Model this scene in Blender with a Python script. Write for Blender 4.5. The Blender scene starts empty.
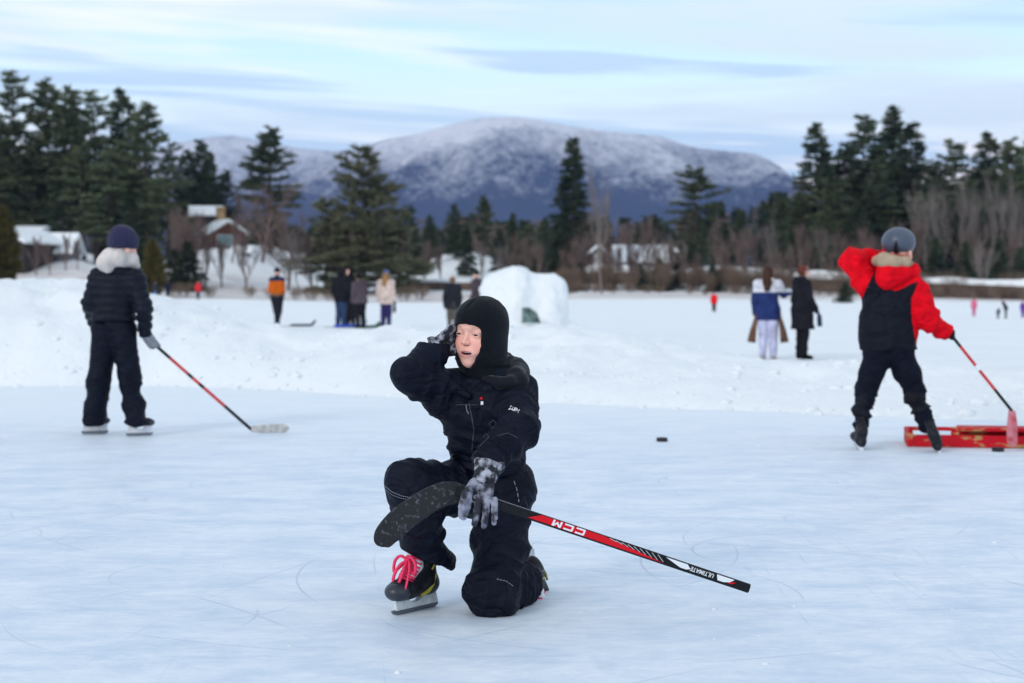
import bpy, math, random
import numpy as np
from mathutils import Vector, Matrix
random.seed(7); np.random.seed(7)
S = bpy.context.scene
COL = S.collection
FPX, HY, CZ = 1707.0, 290.0, 1.03          # focal length in pixels, horizon row, camera height

def P(px, py, Y):
    """world point at distance Y seen at that pixel"""
    return np.array([(px-512.0)*Y/FPX, Y, CZ-(py-HY)*Y/FPX])

# ------------------------------------------------------------------ objects
def setp(o, label=None, cat=None, group=None, kind=None):
    if label: o['label'] = label
    if cat: o['category'] = cat
    if group: o['group'] = group
    if kind: o['kind'] = kind
    return o

def thing(name, label, cat, loc=(0, 0, 0), group=None):
    o = bpy.data.objects.new(name, None); COL.objects.link(o)
    o.location = [float(v) for v in loc]; o.empty_display_size = .1
    return setp(o, label, cat, group)

def link_mesh(name, me, parent=None, keep=False):
    o = bpy.data.objects.new(name, me); COL.objects.link(o)
    if parent is not None:
        o.parent = parent
        if keep:                                      # vertices were given in world space
            w = Vector((0, 0, 0)); q = parent
            while q is not None:
                w += q.location; q = q.parent
            o.location = -w
    return o

def mesh_np(name, V, Fc, mat=None, smooth=True):
    V = np.asarray(V, np.float32); me = bpy.data.meshes.new(name)
    if isinstance(Fc, np.ndarray):
        nf, k = Fc.shape
        me.vertices.add(len(V)); me.vertices.foreach_set('co', V.ravel())
        me.loops.add(nf*k); me.loops.foreach_set('vertex_index', Fc.astype(np.int32).ravel())
        me.polygons.add(nf)
        me.polygons.foreach_set('loop_start', np.arange(0, nf*k, k, dtype=np.int32))
        me.polygons.foreach_set('loop_total', np.full(nf, k, np.int32))
        me.update(calc_edges=True); me.validate()
    else:
        me.from_pydata([tuple(map(float, v)) for v in V], [], Fc); me.update()
    if mat is not None: me.materials.append(mat)
    if smooth and len(me.polygons):
        me.polygons.foreach_set('use_smooth', np.ones(len(me.polygons), bool))
    return me

class MB:
    """collects simple shapes into one mesh"""
    def __init__(s): s.v = []; s.f = []; s.m = []; s.cur = 0
    def raw(s, V, Fc):
        b = len(s.v); s.v += [tuple(map(float, v)) for v in V]
        for f in Fc: s.f.append([b+i for i in f]); s.m.append(s.cur)
    def box(s, lo, hi, R=None, c=None):
        x0, y0, z0 = lo; x1, y1, z1 = hi
        V = np.array([(x0,y0,z0),(x1,y0,z0),(x1,y1,z0),(x0,y1,z0),(x0,y0,z1),(x1,y0,z1),(x1,y1,z1),(x0,y1,z1)], float)
        if R is not None: V = V @ np.array(R).T
        if c is not None: V = V + np.array(c)
        s.raw(V, [(0,3,2,1),(4,5,6,7),(0,1,5,4),(1,2,6,5),(2,3,7,6),(3,0,4,7)])
    def tube(s, pts, rads, n=8, cap=True, flat=None):
        pts = [np.array(p, float) for p in pts]
        if not hasattr(rads, '__len__'): rads = [rads]*len(pts)
        V = []; up = None
        for i, p in enumerate(pts):
            t = pts[min(i+1, len(pts)-1)]-pts[max(i-1, 0)]; t = t/(np.linalg.norm(t)+1e-9)
            if up is None:
                up = np.array([0, 0, 1.]) if abs(t[2]) < .9 else np.array([1., 0, 0])
            a = np.cross(t, up); a /= np.linalg.norm(a)+1e-9; b = np.cross(a, t); up = b
            for k in range(n):
                th = 2*math.pi*k/n
                V.append(p+rads[i]*(math.cos(th)*a+math.sin(th)*b*(flat or 1)))
        Fc = []
        for i in range(len(pts)-1):
            for k in range(n):
                q = (k+1) % n
                Fc.append((i*n+k, i*n+q, (i+1)*n+q, (i+1)*n+k))
        if cap: Fc.append(tuple(range(n))[::-1]); Fc.append(tuple((len(pts)-1)*n+k for k in range(n)))
        s.raw(V, Fc)
    def prism(s, poly, M, t0, t1):
        """poly in 2D (u,w) extruded along the local y from t0 to t1; M maps local (u,y,w) to world"""
        n = len(poly)
        V = [M(u, t0, w) for u, w in poly]+[M(u, t1, w) for u, w in poly]
        Fc = [tuple(range(n))[::-1], tuple(range(n, 2*n))]+[(i, (i+1) % n, n+(i+1) % n, n+i) for i in range(n)]
        s.raw(V, Fc)
    def mesh(s, name, mats, smooth=False):
        me = bpy.data.meshes.new(name); me.from_pydata(s.v, [], s.f); me.update()
        for m in (mats if isinstance(mats, (list, tuple)) else [mats]): me.materials.append(m)
        me.polygons.foreach_set('material_index', s.m)
        if smooth: me.polygons.foreach_set('use_smooth', [True]*len(s.f))
        return me
    def build(s, name, mats, parent=None, smooth=False, keep=True):
        return link_mesh(name, s.mesh(name, mats, smooth), parent, keep)

# ------------------------------------------------------------------ noise
def _h(ix, iy, iz):
    n = (ix.astype(np.int64)*73856093) ^ (iy.astype(np.int64)*19349663) ^ (iz.astype(np.int64)*83492791)
    n = (n ^ (n >> 13))*1274126177 & 0x7fffffff
    n = (n ^ (n >> 11))*668265263 & 0x7fffffff
    return ((n >> 7) & 0xffff)/32767.5-1.0
def vnoise(p):
    p = np.asarray(p, float); i = np.floor(p).astype(np.int64); f = p-i; f = f*f*f*(f*(f*6-15)+10)
    x, y, z = i[..., 0], i[..., 1], i[..., 2]; fx, fy, fz = f[..., 0], f[..., 1], f[..., 2]
    r = 0
    for dx in (0, 1):
        for dy in (0, 1):
            for dz in (0, 1):
                r = r+_h(x+dx, y+dy, z+dz)*(fx if dx else 1-fx)*(fy if dy else 1-fy)*(fz if dz else 1-fz)
    return r
def fbm(p, o=4, g=.5):
    p = np.asarray(p, float); r = 0; a = 1; s = 0
    for k in range(o):
        r = r+a*vnoise(p*(2.03**k)+k*17.3); s += a; a *= g
    return r/s
def nz2(x, y, sc, o=4, seed=0):
    return fbm(np.stack([x/sc, y/sc, np.zeros_like(x)+seed*7.7], -1), o)

# ------------------------------------------------------------------ signed distance modelling
class SDF:
    def __init__(s, lo, hi, h):
        lo = np.array(lo, float); hi = np.array(hi, float); s.h = h; s.lo = lo
        n = np.ceil((hi-lo)/h).astype(int)+1
        s.ax = [(lo[i]+h*np.arange(n[i])).astype(np.float32) for i in range(3)]
        s.d = np.full(n, 1e3, np.float32)
    def _blk(s, lo, hi):
        sl = []
        for i in range(3):
            a = int(max(0, math.floor((lo[i]-s.lo[i])/s.h))); b = int(min(len(s.ax[i]), math.ceil((hi[i]-s.lo[i])/s.h)+1))
            if b <= a: return None
            sl.append(slice(a, b))
        sl = tuple(sl)
        return sl, s.ax[0][sl[0]][:, None, None], s.ax[1][sl[1]][None, :, None], s.ax[2][sl[2]][None, None, :]
    def _put(s, sl, b, k, mode):
        a = s.d[sl]
        if mode == 'u':
            h = np.maximum(k-np.abs(a-b), 0)/k; s.d[sl] = np.minimum(a, b)-h*h*k*.25
        else:
            b = -b; h = np.maximum(k-np.abs(a-b), 0)/k; s.d[sl] = np.maximum(a, b)+h*h*k*.25
    def cap(s, a, b, r1, r2, k=.02, mode='u'):
        a = np.array(a, np.float32); b = np.array(b, np.float32); m = max(r1, r2)+k+.02+2*s.h
        q = s._blk(np.minimum(a, b)-m, np.maximum(a, b)+m)
        if q is None: return
        sl, X, Y, Z = q; ba = b-a; L = float(ba@ba)+1e-12
        x, y, z = X-a[0], Y-a[1], Z-a[2]
        t = np.clip((x*ba[0]+y*ba[1]+z*ba[2])/L, 0, 1)
        d = np.sqrt((x-t*ba[0])**2+(y-t*ba[1])**2+(z-t*ba[2])**2)-(r1+(r2-r1)*t)
        s._put(sl, d, k, mode)
    def chain(s, pts, rads, k=.02, mode='u'):
        for i in range(len(pts)-1): s.cap(pts[i], pts[i+1], rads[i], rads[i+1], k, mode)
    def ell(s, c, r, R=None, k=.02, mode='u'):
        c = np.array(c, np.float32); r = np.array(r, np.float32); m = float(max(r))+k+.02+2*s.h
        q = s._blk(c-m, c+m)
        if q is None: return
        sl, X, Y, Z = q; x, y, z = X-c[0], Y-c[1], Z-c[2]
        if R is not None:
            R = np.array(R, np.float32)            # columns: local axes in world
            x, y, z = [x*R[0, i]+y*R[1, i]+z*R[2, i] for i in range(3)]
        k0 = np.sqrt((x/r[0])**2+(y/r[1])**2+(z/r[2])**2)+1e-6
        k1 = np.sqrt((x/r[0]**2)**2+(y/r[1]**2)**2+(z/r[2]**2)**2)+1e-6
        s._put(sl, k0*(k0-1)/k1, k, mode)
    def plane(s, p, n, k=.01):
        """keep the side away from the normal"""
        n = np.array(n, np.float32); n = n/np.linalg.norm(n)
        d = (s.ax[0][:, None, None]-p[0])*n[0]+(s.ax[1][None, :, None]-p[1])*n[1]+(s.ax[2][None, None, :]-p[2])*n[2]
        a = s.d; h = np.maximum(k-np.abs(a-d), 0)/k; s.d = np.maximum(a, d)+h*h*k*.25
    def extract(s):
        d = s.d; sg = d < 0; nx, ny, nz = d.shape
        c = np.zeros((nx-1, ny-1, nz-1), np.int8)
        offs = [(i, j, k) for i in (0, 1) for j in (0, 1) for k in (0, 1)]
        for i, j, k in offs: c += sg[i:nx-1+i, j:ny-1+j, k:nz-1+k]
        act = (c > 0) & (c < 8); I = np.argwhere(act); n = len(I)
        idx = np.full(act.shape, -1, np.int32); idx[act] = np.arange(n)
        acc = np.zeros((n, 3)); cnt = np.zeros(n)
        for a in offs:
            for ax in range(3):
                if a[ax]: continue
                b = list(a); b[ax] = 1
                da = d[I[:, 0]+a[0], I[:, 1]+a[1], I[:, 2]+a[2]]; db = d[I[:, 0]+b[0], I[:, 1]+b[1], I[:, 2]+b[2]]
                m = (da < 0) != (db < 0); t = np.where(m, da/(da-db+1e-12), 0)
                p = np.tile(np.array(a, float), (n, 1)); p[:, ax] += t
                acc += p*m[:, None]; cnt += m
        V = (I+acc/cnt[:, None])*s.h+s.lo
        Q = []
        for ax in range(3):
            u, v = [(1, 2), (2, 0), (0, 1)][ax]
            A = [slice(1, -1)]*3; A[ax] = slice(0, -1); B = [slice(1, -1)]*3; B[ax] = slice(1, None)
            s0 = sg[tuple(A)]; s1 = sg[tuple(B)]; E = np.argwhere(s0 != s1)
            fl = s0[tuple(E.T)]
            E = E+np.array([0 if i == ax else 1 for i in range(3)])
            def cell(du, dv):
                q = E.copy(); q[:, u] -= du; q[:, v] -= dv; return idx[tuple(q.T)]
            q = np.stack([cell(1, 1), cell(0, 1), cell(0, 0), cell(1, 0)], 1)
            q[~fl] = q[~fl][:, ::-1]; Q.append(q)
        return V, np.concatenate(Q)

def vnormals(V, Q):
    n = np.cross(V[Q[:, 2]]-V[Q[:, 0]], V[Q[:, 3]]-V[Q[:, 1]]); N = np.zeros_like(V)
    for k in range(4): np.add.at(N, Q[:, k], n)
    return N/(np.linalg.norm(N, axis=1)[:, None]+1e-12)

def folds(V, N, segs, seed=0):
    """cloth folds that run across each limb segment (a, b, reach, folds per metre, height)"""
    D = np.zeros(len(V)); W = np.full(len(V), 1e-6)
    for i, (a, b, reach, fr, amp) in enumerate(segs):
        a = np.array(a); b = np.array(b); ba = b-a; L = np.linalg.norm(ba); ax = ba/L
        q = V-a; u = q@ax; per = q-u[:, None]*ax; t = np.clip(u/L, 0, 1)
        dist = np.linalg.norm(q-t[:, None]*ba, axis=1); w = np.exp(-(dist/reach)**4)+1e-6
        wob = .35*vnoise(per*9+i*3.1+seed)
        c = per*(fr*.30)+ax*((u+wob*.05)*fr)[:, None]+seed*5.3+i*2.1
        n1 = vnoise(c); n2 = vnoise(c*1.9+8.8)
        f = (1-2.6*np.abs(n1)**.8)*1.15+(1-2*np.abs(n2))*.4
        D += w*amp*f; W += w
    return V+N*(D/W)[:, None]

def sdf_obj(name, F, mat, parent, segs=None, seed=0, post=None, keep=True):
    V, Q = F.extract()
    N = vnormals(V, Q)
    if segs: V = folds(V, N, segs, seed)
    if post: V = post(V, N)
    me = mesh_np(name, V, Q, mat)
    return link_mesh(name, me, parent, keep)

# ------------------------------------------------------------------ materials
def new_mat(name):
    m = bpy.data.materials.new(name); m.use_nodes = True
    nt = m.node_tree; return m, nt, nt.nodes['Principled BSDF']
def mat(name, col, rough=.7, noise=0, scale=10, bump=0, bscale=None, metal=0, col2=None, sheen=0, spec=.5, detail=4, bdist=.01, stretch=None, trans=0, thr=None, sss=0):
    m, nt, b = new_mat(name); N = nt.nodes.new; L = nt.links.new
    b.inputs['Roughness'].default_value = rough; b.inputs['Metallic'].default_value = metal
    b.inputs['Specular IOR Level'].default_value = spec
    b.inputs['Base Color'].default_value = (*col, 1)
    if sheen: b.inputs['Sheen Weight'].default_value = sheen; b.inputs['Sheen Roughness'].default_value = .4
    if sss:
        b.inputs['Subsurface Weight'].default_value = sss; b.inputs['Subsurface Radius'].default_value = (1, .35, .2); b.inputs['Subsurface Scale'].default_value = .008
    if trans: b.inputs['Transmission Weight'].default_value = trans
    if noise or col2 or bump:
        tc = N('ShaderNodeTexCoord'); mp = N('ShaderNodeMapping'); L(tc.outputs['Object'], mp.inputs[0])
        if stretch: mp.inputs['Scale'].default_value = stretch
    if noise or col2:
        nz = N('ShaderNodeTexNoise'); nz.inputs['Scale'].default_value = scale; nz.inputs['Detail'].default_value = detail
        L(mp.outputs[0], nz.inputs['Vector'])
        cr = N('ShaderNodeValToRGB'); e = cr.color_ramp.elements
        lo, hi = thr if thr else (.3, .7)
        e[0].position = lo; e[1].position = hi
        c2 = col2 if col2 else tuple(min(1, c*(1+noise)) for c in col)
        c1 = col if col2 else tuple(c*(1-noise) for c in col)
        e[0].color = (*c1, 1); e[1].color = (*c2, 1)
        L(nz.outputs['Fac'], cr.inputs[0]); L(cr.outputs[0], b.inputs['Base Color'])
    if bump:
        n2 = N('ShaderNodeTexNoise'); n2.inputs['Scale'].default_value = bscale or scale*3; n2.inputs['Detail'].default_value = 5
        L(mp.outputs[0], n2.inputs['Vector'])
        bp = N('ShaderNodeBump'); bp.inputs['Strength'].default_value = bump; bp.inputs['Distance'].default_value = bdist
        L(n2.outputs['Fac'], bp.inputs['Height']); L(bp.outputs[0], b.inputs['Normal'])
    return m
def vcol_mat(name, rough=.6, sss=0, noise=0):
    m, nt, b = new_mat(name); a = nt.nodes.new('ShaderNodeAttribute'); a.attribute_name = 'tint'
    nt.links.new(a.outputs['Color'], b.inputs['Base Color']); b.inputs['Roughness'].default_value = rough
    if sss:
        b.inputs['Subsurface Weight'].default_value = sss; b.inputs['Subsurface Radius'].default_value = (1, .35, .2); b.inputs['Subsurface Scale'].default_value = .006
    return m
def set_tint(me, C):
    a = me.color_attributes.new('tint', 'FLOAT_COLOR', 'POINT')
    a.data.foreach_set('color', np.concatenate([C, np.ones((len(C), 1))], 1).astype(np.float32).ravel())

# =================================================================== light, sky, camera
w = bpy.data.worlds.new("World"); S.world = w; w.use_nodes = True
nt = w.node_tree; N = nt.nodes.new; L = nt.links.new
bg = nt.nodes['Background']
sky = N('ShaderNodeTexSky'); sky.sky_type = 'NISHITA'; sky.sun_disc = False
SUN_EL, SUN_AZ = math.radians(24), math.radians(215)     # azimuth clockwise from +Y: behind the camera, to the left
sky.sun_elevation = SUN_EL; sky.sun_rotation = SUN_AZ; sky.altitude = 500; sky.air_density = 1.0; sky.dust_density = .6; sky.ozone_density = 1.2
tc = N('ShaderNodeTexCoord'); sx = N('ShaderNodeSeparateXYZ'); L(tc.outputs['Generated'], sx.inputs[0])
def math_n(op, a, b=None, clamp=False):
    n = N('ShaderNodeMath'); n.operation = op; n.use_clamp = clamp
    for i, q in enumerate((a, b)):
        if q is None: continue
        if isinstance(q, (int, float)): n.inputs[i].default_value = q
        else: L(q, n.inputs[i])
    return n.outputs[0]
def bands(scx, scz, seed, detail, lo, hi, dist=0.0):
    cb = N('ShaderNodeCombineXYZ')
    tilt = math_n('ADD', sx.outputs[2], math_n('MULTIPLY', sx.outputs[0], .05))
    L(math_n('MULTIPLY', sx.outputs[0], scx), cb.inputs[0]); L(math_n('MULTIPLY', tilt, scz), cb.inputs[2])
    L(math_n('MULTIPLY', sx.outputs[1], scx), cb.inputs[1])
    ad = N('ShaderNodeVectorMath'); ad.operation = 'ADD'; ad.inputs[1].default_value = (seed, seed*.7, seed*1.3); L(cb.outputs[0], ad.inputs[0])
    nz = N('ShaderNodeTexNoise'); nz.inputs['Scale'].default_value = 1; nz.inputs['Detail'].default_value = detail; nz.inputs['Distortion'].default_value = dist
    nz.inputs['Roughness'].default_value = .5
    L(ad.outputs[0], nz.inputs['Vector'])
    mr = N('ShaderNodeMapRange'); mr.interpolation_type = 'SMOOTHSTEP'; mr.inputs[1].default_value = lo; mr.inputs[2].default_value = hi
    L(nz.outputs['Fac'], mr.inputs[0]); return mr.outputs[0]
def mixc(f, a, b):
    n = N('ShaderNodeMix'); n.data_type = 'RGBA'
    if isinstance(f, (int, float)): n.inputs[0].default_value = f
    else: L(f, n.inputs[0])
    for k, q in ((6, a), (7, b)):
        if isinstance(q, tuple): n.inputs[k].default_value = (*q, 1)
        else: L(q, n.inputs[k])
    return n.outputs[2]
# Nishita at strength 0.1 gives the clear part; cloud light is written in the same units
K = 12.6
def c(r, g, b): return (r*K, g*K, b*K)
ramp = N('ShaderNodeValToRGB'); L(math_n('MULTIPLY', math_n('ABSOLUTE', sx.outputs[2]), 2.2, True), ramp.inputs[0])
el = ramp.color_ramp.elements
el[0].position = 0; el[0].color = (.96, .87, .85, 1)
el[1].position = 1; el[1].color = (.44, .48, .53, 1)
for p_, col_ in ((.16, (.98, .92, .91)), (.22, (.78, .92, .98)), (.30, (.60, .84, .98)), (.38, (.46, .68, .90)), (.55, (.44, .52, .64))):
    e = el.new(p_); e.color = (*col_, 1)
thin = N('ShaderNodeVectorMath'); thin.operation = 'SCALE'; thin.inputs['Scale'].default_value = K; L(ramp.outputs[0], thin.inputs[0])
base = mixc(.88, sky.outputs[0], thin.outputs[0])          # high thin overcast over the clear sky
c1 = mixc(bands(2.6, 26, 3.1, 5, .46, .64, .3), base, c(.60, .71, .80))
c2 = mixc(bands(2.0, 34, 9.4, 4, .56, .72, .2), c1, c(.87, .86, .87))
c3 = mixc(bands(3.4, 52, 21.7, 4, .53, .64, .3), c2, c(.48, .63, .79))
L(c3, bg.inputs['Color']); bg.inputs['Strength'].default_value = 0.10

sun = bpy.data.lights.new('sun', 'SUN'); sun.energy = 0.85; sun.angle = math.radians(14); sun.color = (1, .92, .84)
so = bpy.data.objects.new('sun', sun); COL.objects.link(so)
sd = Vector((math.sin(SUN_AZ)*math.cos(SUN_EL), math.cos(SUN_AZ)*math.cos(SUN_EL), math.sin(SUN_EL)))
so.rotation_euler = sd.to_track_quat('Z', 'Y').to_euler(); so.location = (0, 0, 50)

cam = bpy.data.cameras.new('camera'); co = bpy.data.objects.new('camera', cam); COL.objects.link(co); S.camera = co
cam.sensor_width = 36; cam.lens = 36*FPX/1024; co.location = (0, 0, CZ); co.rotation_euler = (math.pi/2, 0, 0)
cam.shift_y = -(341.5-HY)/1024; cam.clip_end = 20000; cam.clip_start = .05
cam.dof.use_dof = True; cam.dof.focus_distance = 5.4; cam.dof.aperture_fstop = 4.0
S.view_settings.view_transform = 'Standard'; S.view_settings.look = 'None'; S.view_settings.exposure = 0.28; S.view_settings.gamma = 1
S.cycles.max_bounces = 6; S.cycles.diffuse_bounces = 3; S.cycles.volume_bounces = 0; S.cycles.use_adaptive_sampling = True
S.cycles.volume_step_rate = 4; S.cycles.transparent_max_bounces = 8

# =================================================================== ground
PXD = lambda px: (px-512.0)/FPX                            # bearing of a column of the photograph
def interp(x, pts): return np.interp(x, [p[0] for p in pts], [p[1] for p in pts])
EDGE = [(-600, 387), (0, 387), (150, 386), (300, 391), (420, 398), (560, 403), (700, 409), (1024, 420), (1600, 430)]
CREST = [(-600, 288), (-60, 287), (70, 285), (105, 292), (135, 303), (160, 312), (220, 328), (260, 333), (330, 338), (450, 340), (560, 338), (700, 353), (770, 364), (850, 368), (1024, 376), (1600, 392)]
def ground_z(X, Y):
    X = np.asarray(X, float); Y = np.asarray(Y, float)
    Ys = np.maximum(Y, .5); px = 512+FPX*X/Ys
    ye = FPX*CZ/(interp(px, EDGE)-HY) + .35*nz2(X, Y*0, 1.6, 3, 5)
    yc = ye+2.6; hc = CZ-(interp(px, CREST)-HY)*yc/FPX
    lump = nz2(X, Y, 2.0, 4, 1)*.24+(.35-np.abs(nz2(X, Y, 1.1, 3, 2)))*.24+(.3-np.abs(nz2(X, Y, .42, 2, 6)))*.11
    t = Y-ye
    up = np.clip(t/2.6, 0, 1); up = up**.8*(1.6-.6*up)
    wid = 2.0+5*np.clip(hc, 0, 1.2)
    dn = np.clip((t-2.9)/wid, 0, 1); dn = dn*dn*(3-2*dn)
    z = np.where(t < 0, -.06, hc*up)
    z = z*(1-dn)+dn*(-.13)
    z = z+lump*np.clip(t/1.5, 0, 1)*(1-.75*dn)*np.clip(.35+hc, .2, 1)
    z = z+dn*(nz2(X, Y, 9, 3, 3)*.05+nz2(X, Y, 1.2, 3, 4)*.03)
    # left bank of the pond further out, where the far skaters stand
    far = np.clip((Y-95)/50, 0, 1)*np.clip((350-px)/120, 0, 1); z = z+far*.30
    # shore
    sh = 172+6*nz2(X, Y*0, 30, 3, 8)+np.where(px > 560, 10, 0)
    s = np.clip((Y-sh)/9, 0, 1); s = s*s*(3-2*s); z = z+s*(.75+.25*nz2(X, Y, 6, 3, 9))
    s2 = np.clip((Y-sh-12)/60, 0, 1); z = z+s2*(2.6+.8*nz2(X, Y, 20, 3, 10))
    rs = np.clip((px-540)/40, 0, 1)*np.interp(px, [560, 700, 1100], [1.2, 1.1, -.1]); z = z+np.clip((Y-148)/38, 0, 1)*rs
    # snowy slope under the brown house
    hx = np.exp(-((X+36)/9.0)**2)*np.clip((Y-178)/28, 0, 1); z = z+hx*4.1
    z = z+np.clip((135-px)/60, 0, 1)*np.clip((Y-175)/16, 0, 1)*2.9
    # open snowy rise right of the middle
    z = z+np.exp(-((X+6.5)/7.5)**2-((Y-232)/14)**2)*3.6
    z = z+np.clip((Y-330)/2200, 0, 1)*25
    return z
def grid_mesh(xs, ys, zf, name, mat_):
    X, Y = np.meshgrid(xs, ys, indexing='ij'); Z = zf(X, Y)
    V = np.stack([X, Y, Z], -1).reshape(-1, 3); n, m = len(xs), len(ys)
    i = np.arange(n*m).reshape(n, m); Q = np.stack([i[:-1, :-1], i[1:, :-1], i[1:, 1:], i[:-1, 1:]], -1).reshape(-1, 4)
    return link_mesh(name, mesh_np(name, V, Q, mat_))
def snow_mat(name, ice=False):
    m, nt, b = new_mat(name); N = nt.nodes.new; L = nt.links.new
    tc = N('ShaderNodeTexCoord'); 
    def nzn(scale, detail=6, st=(1, 1, 1), rough=.6, dist=0):
        mp = N('ShaderNodeMapping'); mp.inputs['Scale'].default_value = st; L(tc.outputs['Object'], mp.inputs[0])
        n = N('ShaderNodeTexNoise'); n.inputs['Scale'].default_value = scale; n.inputs['Detail'].default_value = detail
        n.inputs['Roughness'].default_value = rough; n.inputs['Distortion'].default_value = dist; L(mp.outputs[0], n.inputs['Vector']); return n.outputs['Fac']
    def ramp(f, a, b_, ca, cb):
        r = N('ShaderNodeValToRGB'); e = r.color_ramp.elements; e[0].position = a; e[1].position = b_; e[0].color = (*ca, 1); e[1].color = (*cb, 1); L(f, r.inputs[0]); return r.outputs[0]
    def mx(f, a, b_, bt='MIX'):
        n = N('ShaderNodeMix'); n.data_type = 'RGBA'; n.blend_type = bt
        if isinstance(f, float): n.inputs[0].default_value = f
        else: L(f, n.inputs[0])
        L(a, n.inputs[6]); L(b_, n.inputs[7]); return n.outputs[2]
    def mth(op, a, b_):
        n = N('ShaderNodeMath'); n.operation = op
        for i, q in enumerate((a, b_)):
            if isinstance(q, (int, float)): n.inputs[i].default_value = q
            else: L(q, n.inputs[i])
        return n.outputs[0]
    if ice:
        # snow dust drifted over blue grey ice, with skate cuts
        dust = ramp(nzn(2.6, 12, (.75, 1.3, 1), .74, .4), .38, .60, (.67, .75, .835), (.85, .885, .92))
        fine = ramp(nzn(13, 10, (.7, 1.2, 1), .8), .35, .68, (.80, .85, .91), (1, 1, 1))
        colr = mx(1.0, dust, fine, 'MULTIPLY')
        cuts = None
        for (sc, ang, sx_, th, dn) in ((.32, -.75, 10, .0015, .8),):
            mp = N('ShaderNodeMapping'); mp.inputs['Rotation'].default_value = (0, 0, ang); mp.inputs['Scale'].default_value = (sx_*sc*.25, sc*.22, 1); mp.inputs['Location'].default_value = (ang*13, ang*5, ang*3)
            L(tc.outputs['Object'], mp.inputs[0])
            n = N('ShaderNodeTexNoise'); n.inputs['Scale'].default_value = 1; n.inputs['Detail'].default_value = 3.0; n.inputs['Distortion'].default_value = dn; n.inputs['Roughness'].default_value = .55
            L(mp.outputs[0], n.inputs['Vector'])
            ab = mth('ABSOLUTE', mth('SUBTRACT', n.outputs['Fac'], .5), 0)
            r = N('ShaderNodeMapRange'); r.inputs[1].default_value = 0; r.inputs[2].default_value = th; r.inputs[3].default_value = 1; r.inputs[4].default_value = 0; L(ab, r.inputs[0])
            cuts = r.outputs[0] if cuts is None else mth('MAXIMUM', cuts, r.outputs[0])
        gate = N('ShaderNodeMapRange'); gate.inputs[1].default_value = .46; gate.inputs[2].default_value = .62; L(nzn(2.1, 5, (1, 1, 1), .6), gate.inputs[0])
        cutm = mth('MULTIPLY', cuts, gate.outputs[0])
        rg = random.Random(4)                                    # single turns left by skates
        gates = []
        for k in range(6):
            g2 = N('ShaderNodeMapRange'); g2.inputs[1].default_value = .52; g2.inputs[2].default_value = .60; mp = N('ShaderNodeMapping'); mp.inputs['Location'].default_value = (k*3.7, k*1.9, 0); L(tc.outputs['Object'], mp.inputs[0])
            n = N('ShaderNodeTexNoise'); n.inputs['Scale'].default_value = .9; L(mp.outputs[0], n.inputs['Vector']); L(n.outputs['Fac'], g2.inputs[0])
            gates.append(g2)
        for k in range(54):
            rr = .3*math.exp(rg.uniform(0, 3.2)); a_ = rg.uniform(0, 6.28); cx, cy = rg.uniform(-2.2, 2.6)+rr*math.cos(a_), rg.uniform(4.6, 8.0)+rr*math.sin(a_)
            vs = N('ShaderNodeVectorMath'); vs.operation = 'DISTANCE'; L(tc.outputs['Object'], vs.inputs[0]); vs.inputs[1].default_value = (cx, cy, 0)
            ds = mth('ABSOLUTE', mth('SUBTRACT', vs.outputs['Value'], rr), 0); r = N('ShaderNodeMapRange'); r.inputs[1].default_value = .001; r.inputs[2].default_value = .0040+.0022*(k % 3); r.inputs[3].default_value = 1; r.inputs[4].default_value = 0; L(ds, r.inputs[0])
            g2 = gates[k % 6]
            cutm = mth('MAXIMUM', cutm, mth('MULTIPLY', r.outputs[0], g2.outputs[0]))
        dk = N('ShaderNodeRGB'); dk.outputs[0].default_value = (.50, .59, .71, 1)
        colr = mx(mth('MULTIPLY', cutm, .85), colr, dk.outputs[0])
        sp = N('ShaderNodeSeparateXYZ'); L(tc.outputs['Object'], sp.inputs[0]); dr = N('ShaderNodeMapRange'); dr.inputs[1].default_value = 11.5; dr.inputs[2].default_value = 16.5
        L(mth('ADD', sp.outputs[1], mth('MULTIPLY', nzn(.6, 6, (.6, 1.4, 1), .65), 3.0)), dr.inputs[0])      # loose snow scraped towards the bank
        sw = N('ShaderNodeRGB'); sw.outputs[0].default_value = (.81, .855, .89, 1); colr = mx(mth('MULTIPLY', dr.outputs[0], .72), colr, sw.outputs[0])
        L(colr, b.inputs['Base Color'])
        L(ramp(nzn(1.3, 8, (1, 1.6, 1), .6), .3, .7, (.42,)*3, (.72,)*3), b.inputs['Roughness'])
        h = mth('ADD', mth('MULTIPLY', nzn(9, 8, (1, 1, 1), .65), .6), mth('MULTIPLY', cutm, -.35))
        bp = N('ShaderNodeBump'); bp.inputs['Strength'].default_value = .28; bp.inputs['Distance'].default_value = .012; L(h, bp.inputs['Height']); L(bp.outputs[0], b.inputs['Normal'])
        b.inputs['Specular IOR Level'].default_value = .35
    else:
        L(ramp(nzn(.35, 7, (1, 1, 1), .6), .25, .75, (.81, .845, .87), (.90, .92, .93)), b.inputs['Base Color'])
        b.inputs['Roughness'].default_value = .85; b.inputs['Specular IOR Level'].default_value = .2
        h = mth('ADD', nzn(3.2, 9, (1, 1, 1), .68), mth('MULTIPLY', nzn(14, 5), .25))
        bp = N('ShaderNodeBump'); bp.inputs['Strength'].default_value = .6; bp.inputs['Distance'].default_value = .10; L(h, bp.inputs['Height']); L(bp.outputs[0], b.inputs['Normal'])
    return m
M_SNOW = snow_mat('snow'); M_ICE = snow_mat('ice', True)
xs = np.concatenate([np.linspace(-14, 14, 330)]); 
ys = np.concatenate([np.linspace(12.5, 24, 150), np.linspace(24.3, 45, 80)])
snow = grid_mesh(np.linspace(-16, 18, 440), ys, ground_z, 'snow_bank', M_SNOW); setp(snow, kind='structure')
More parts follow.
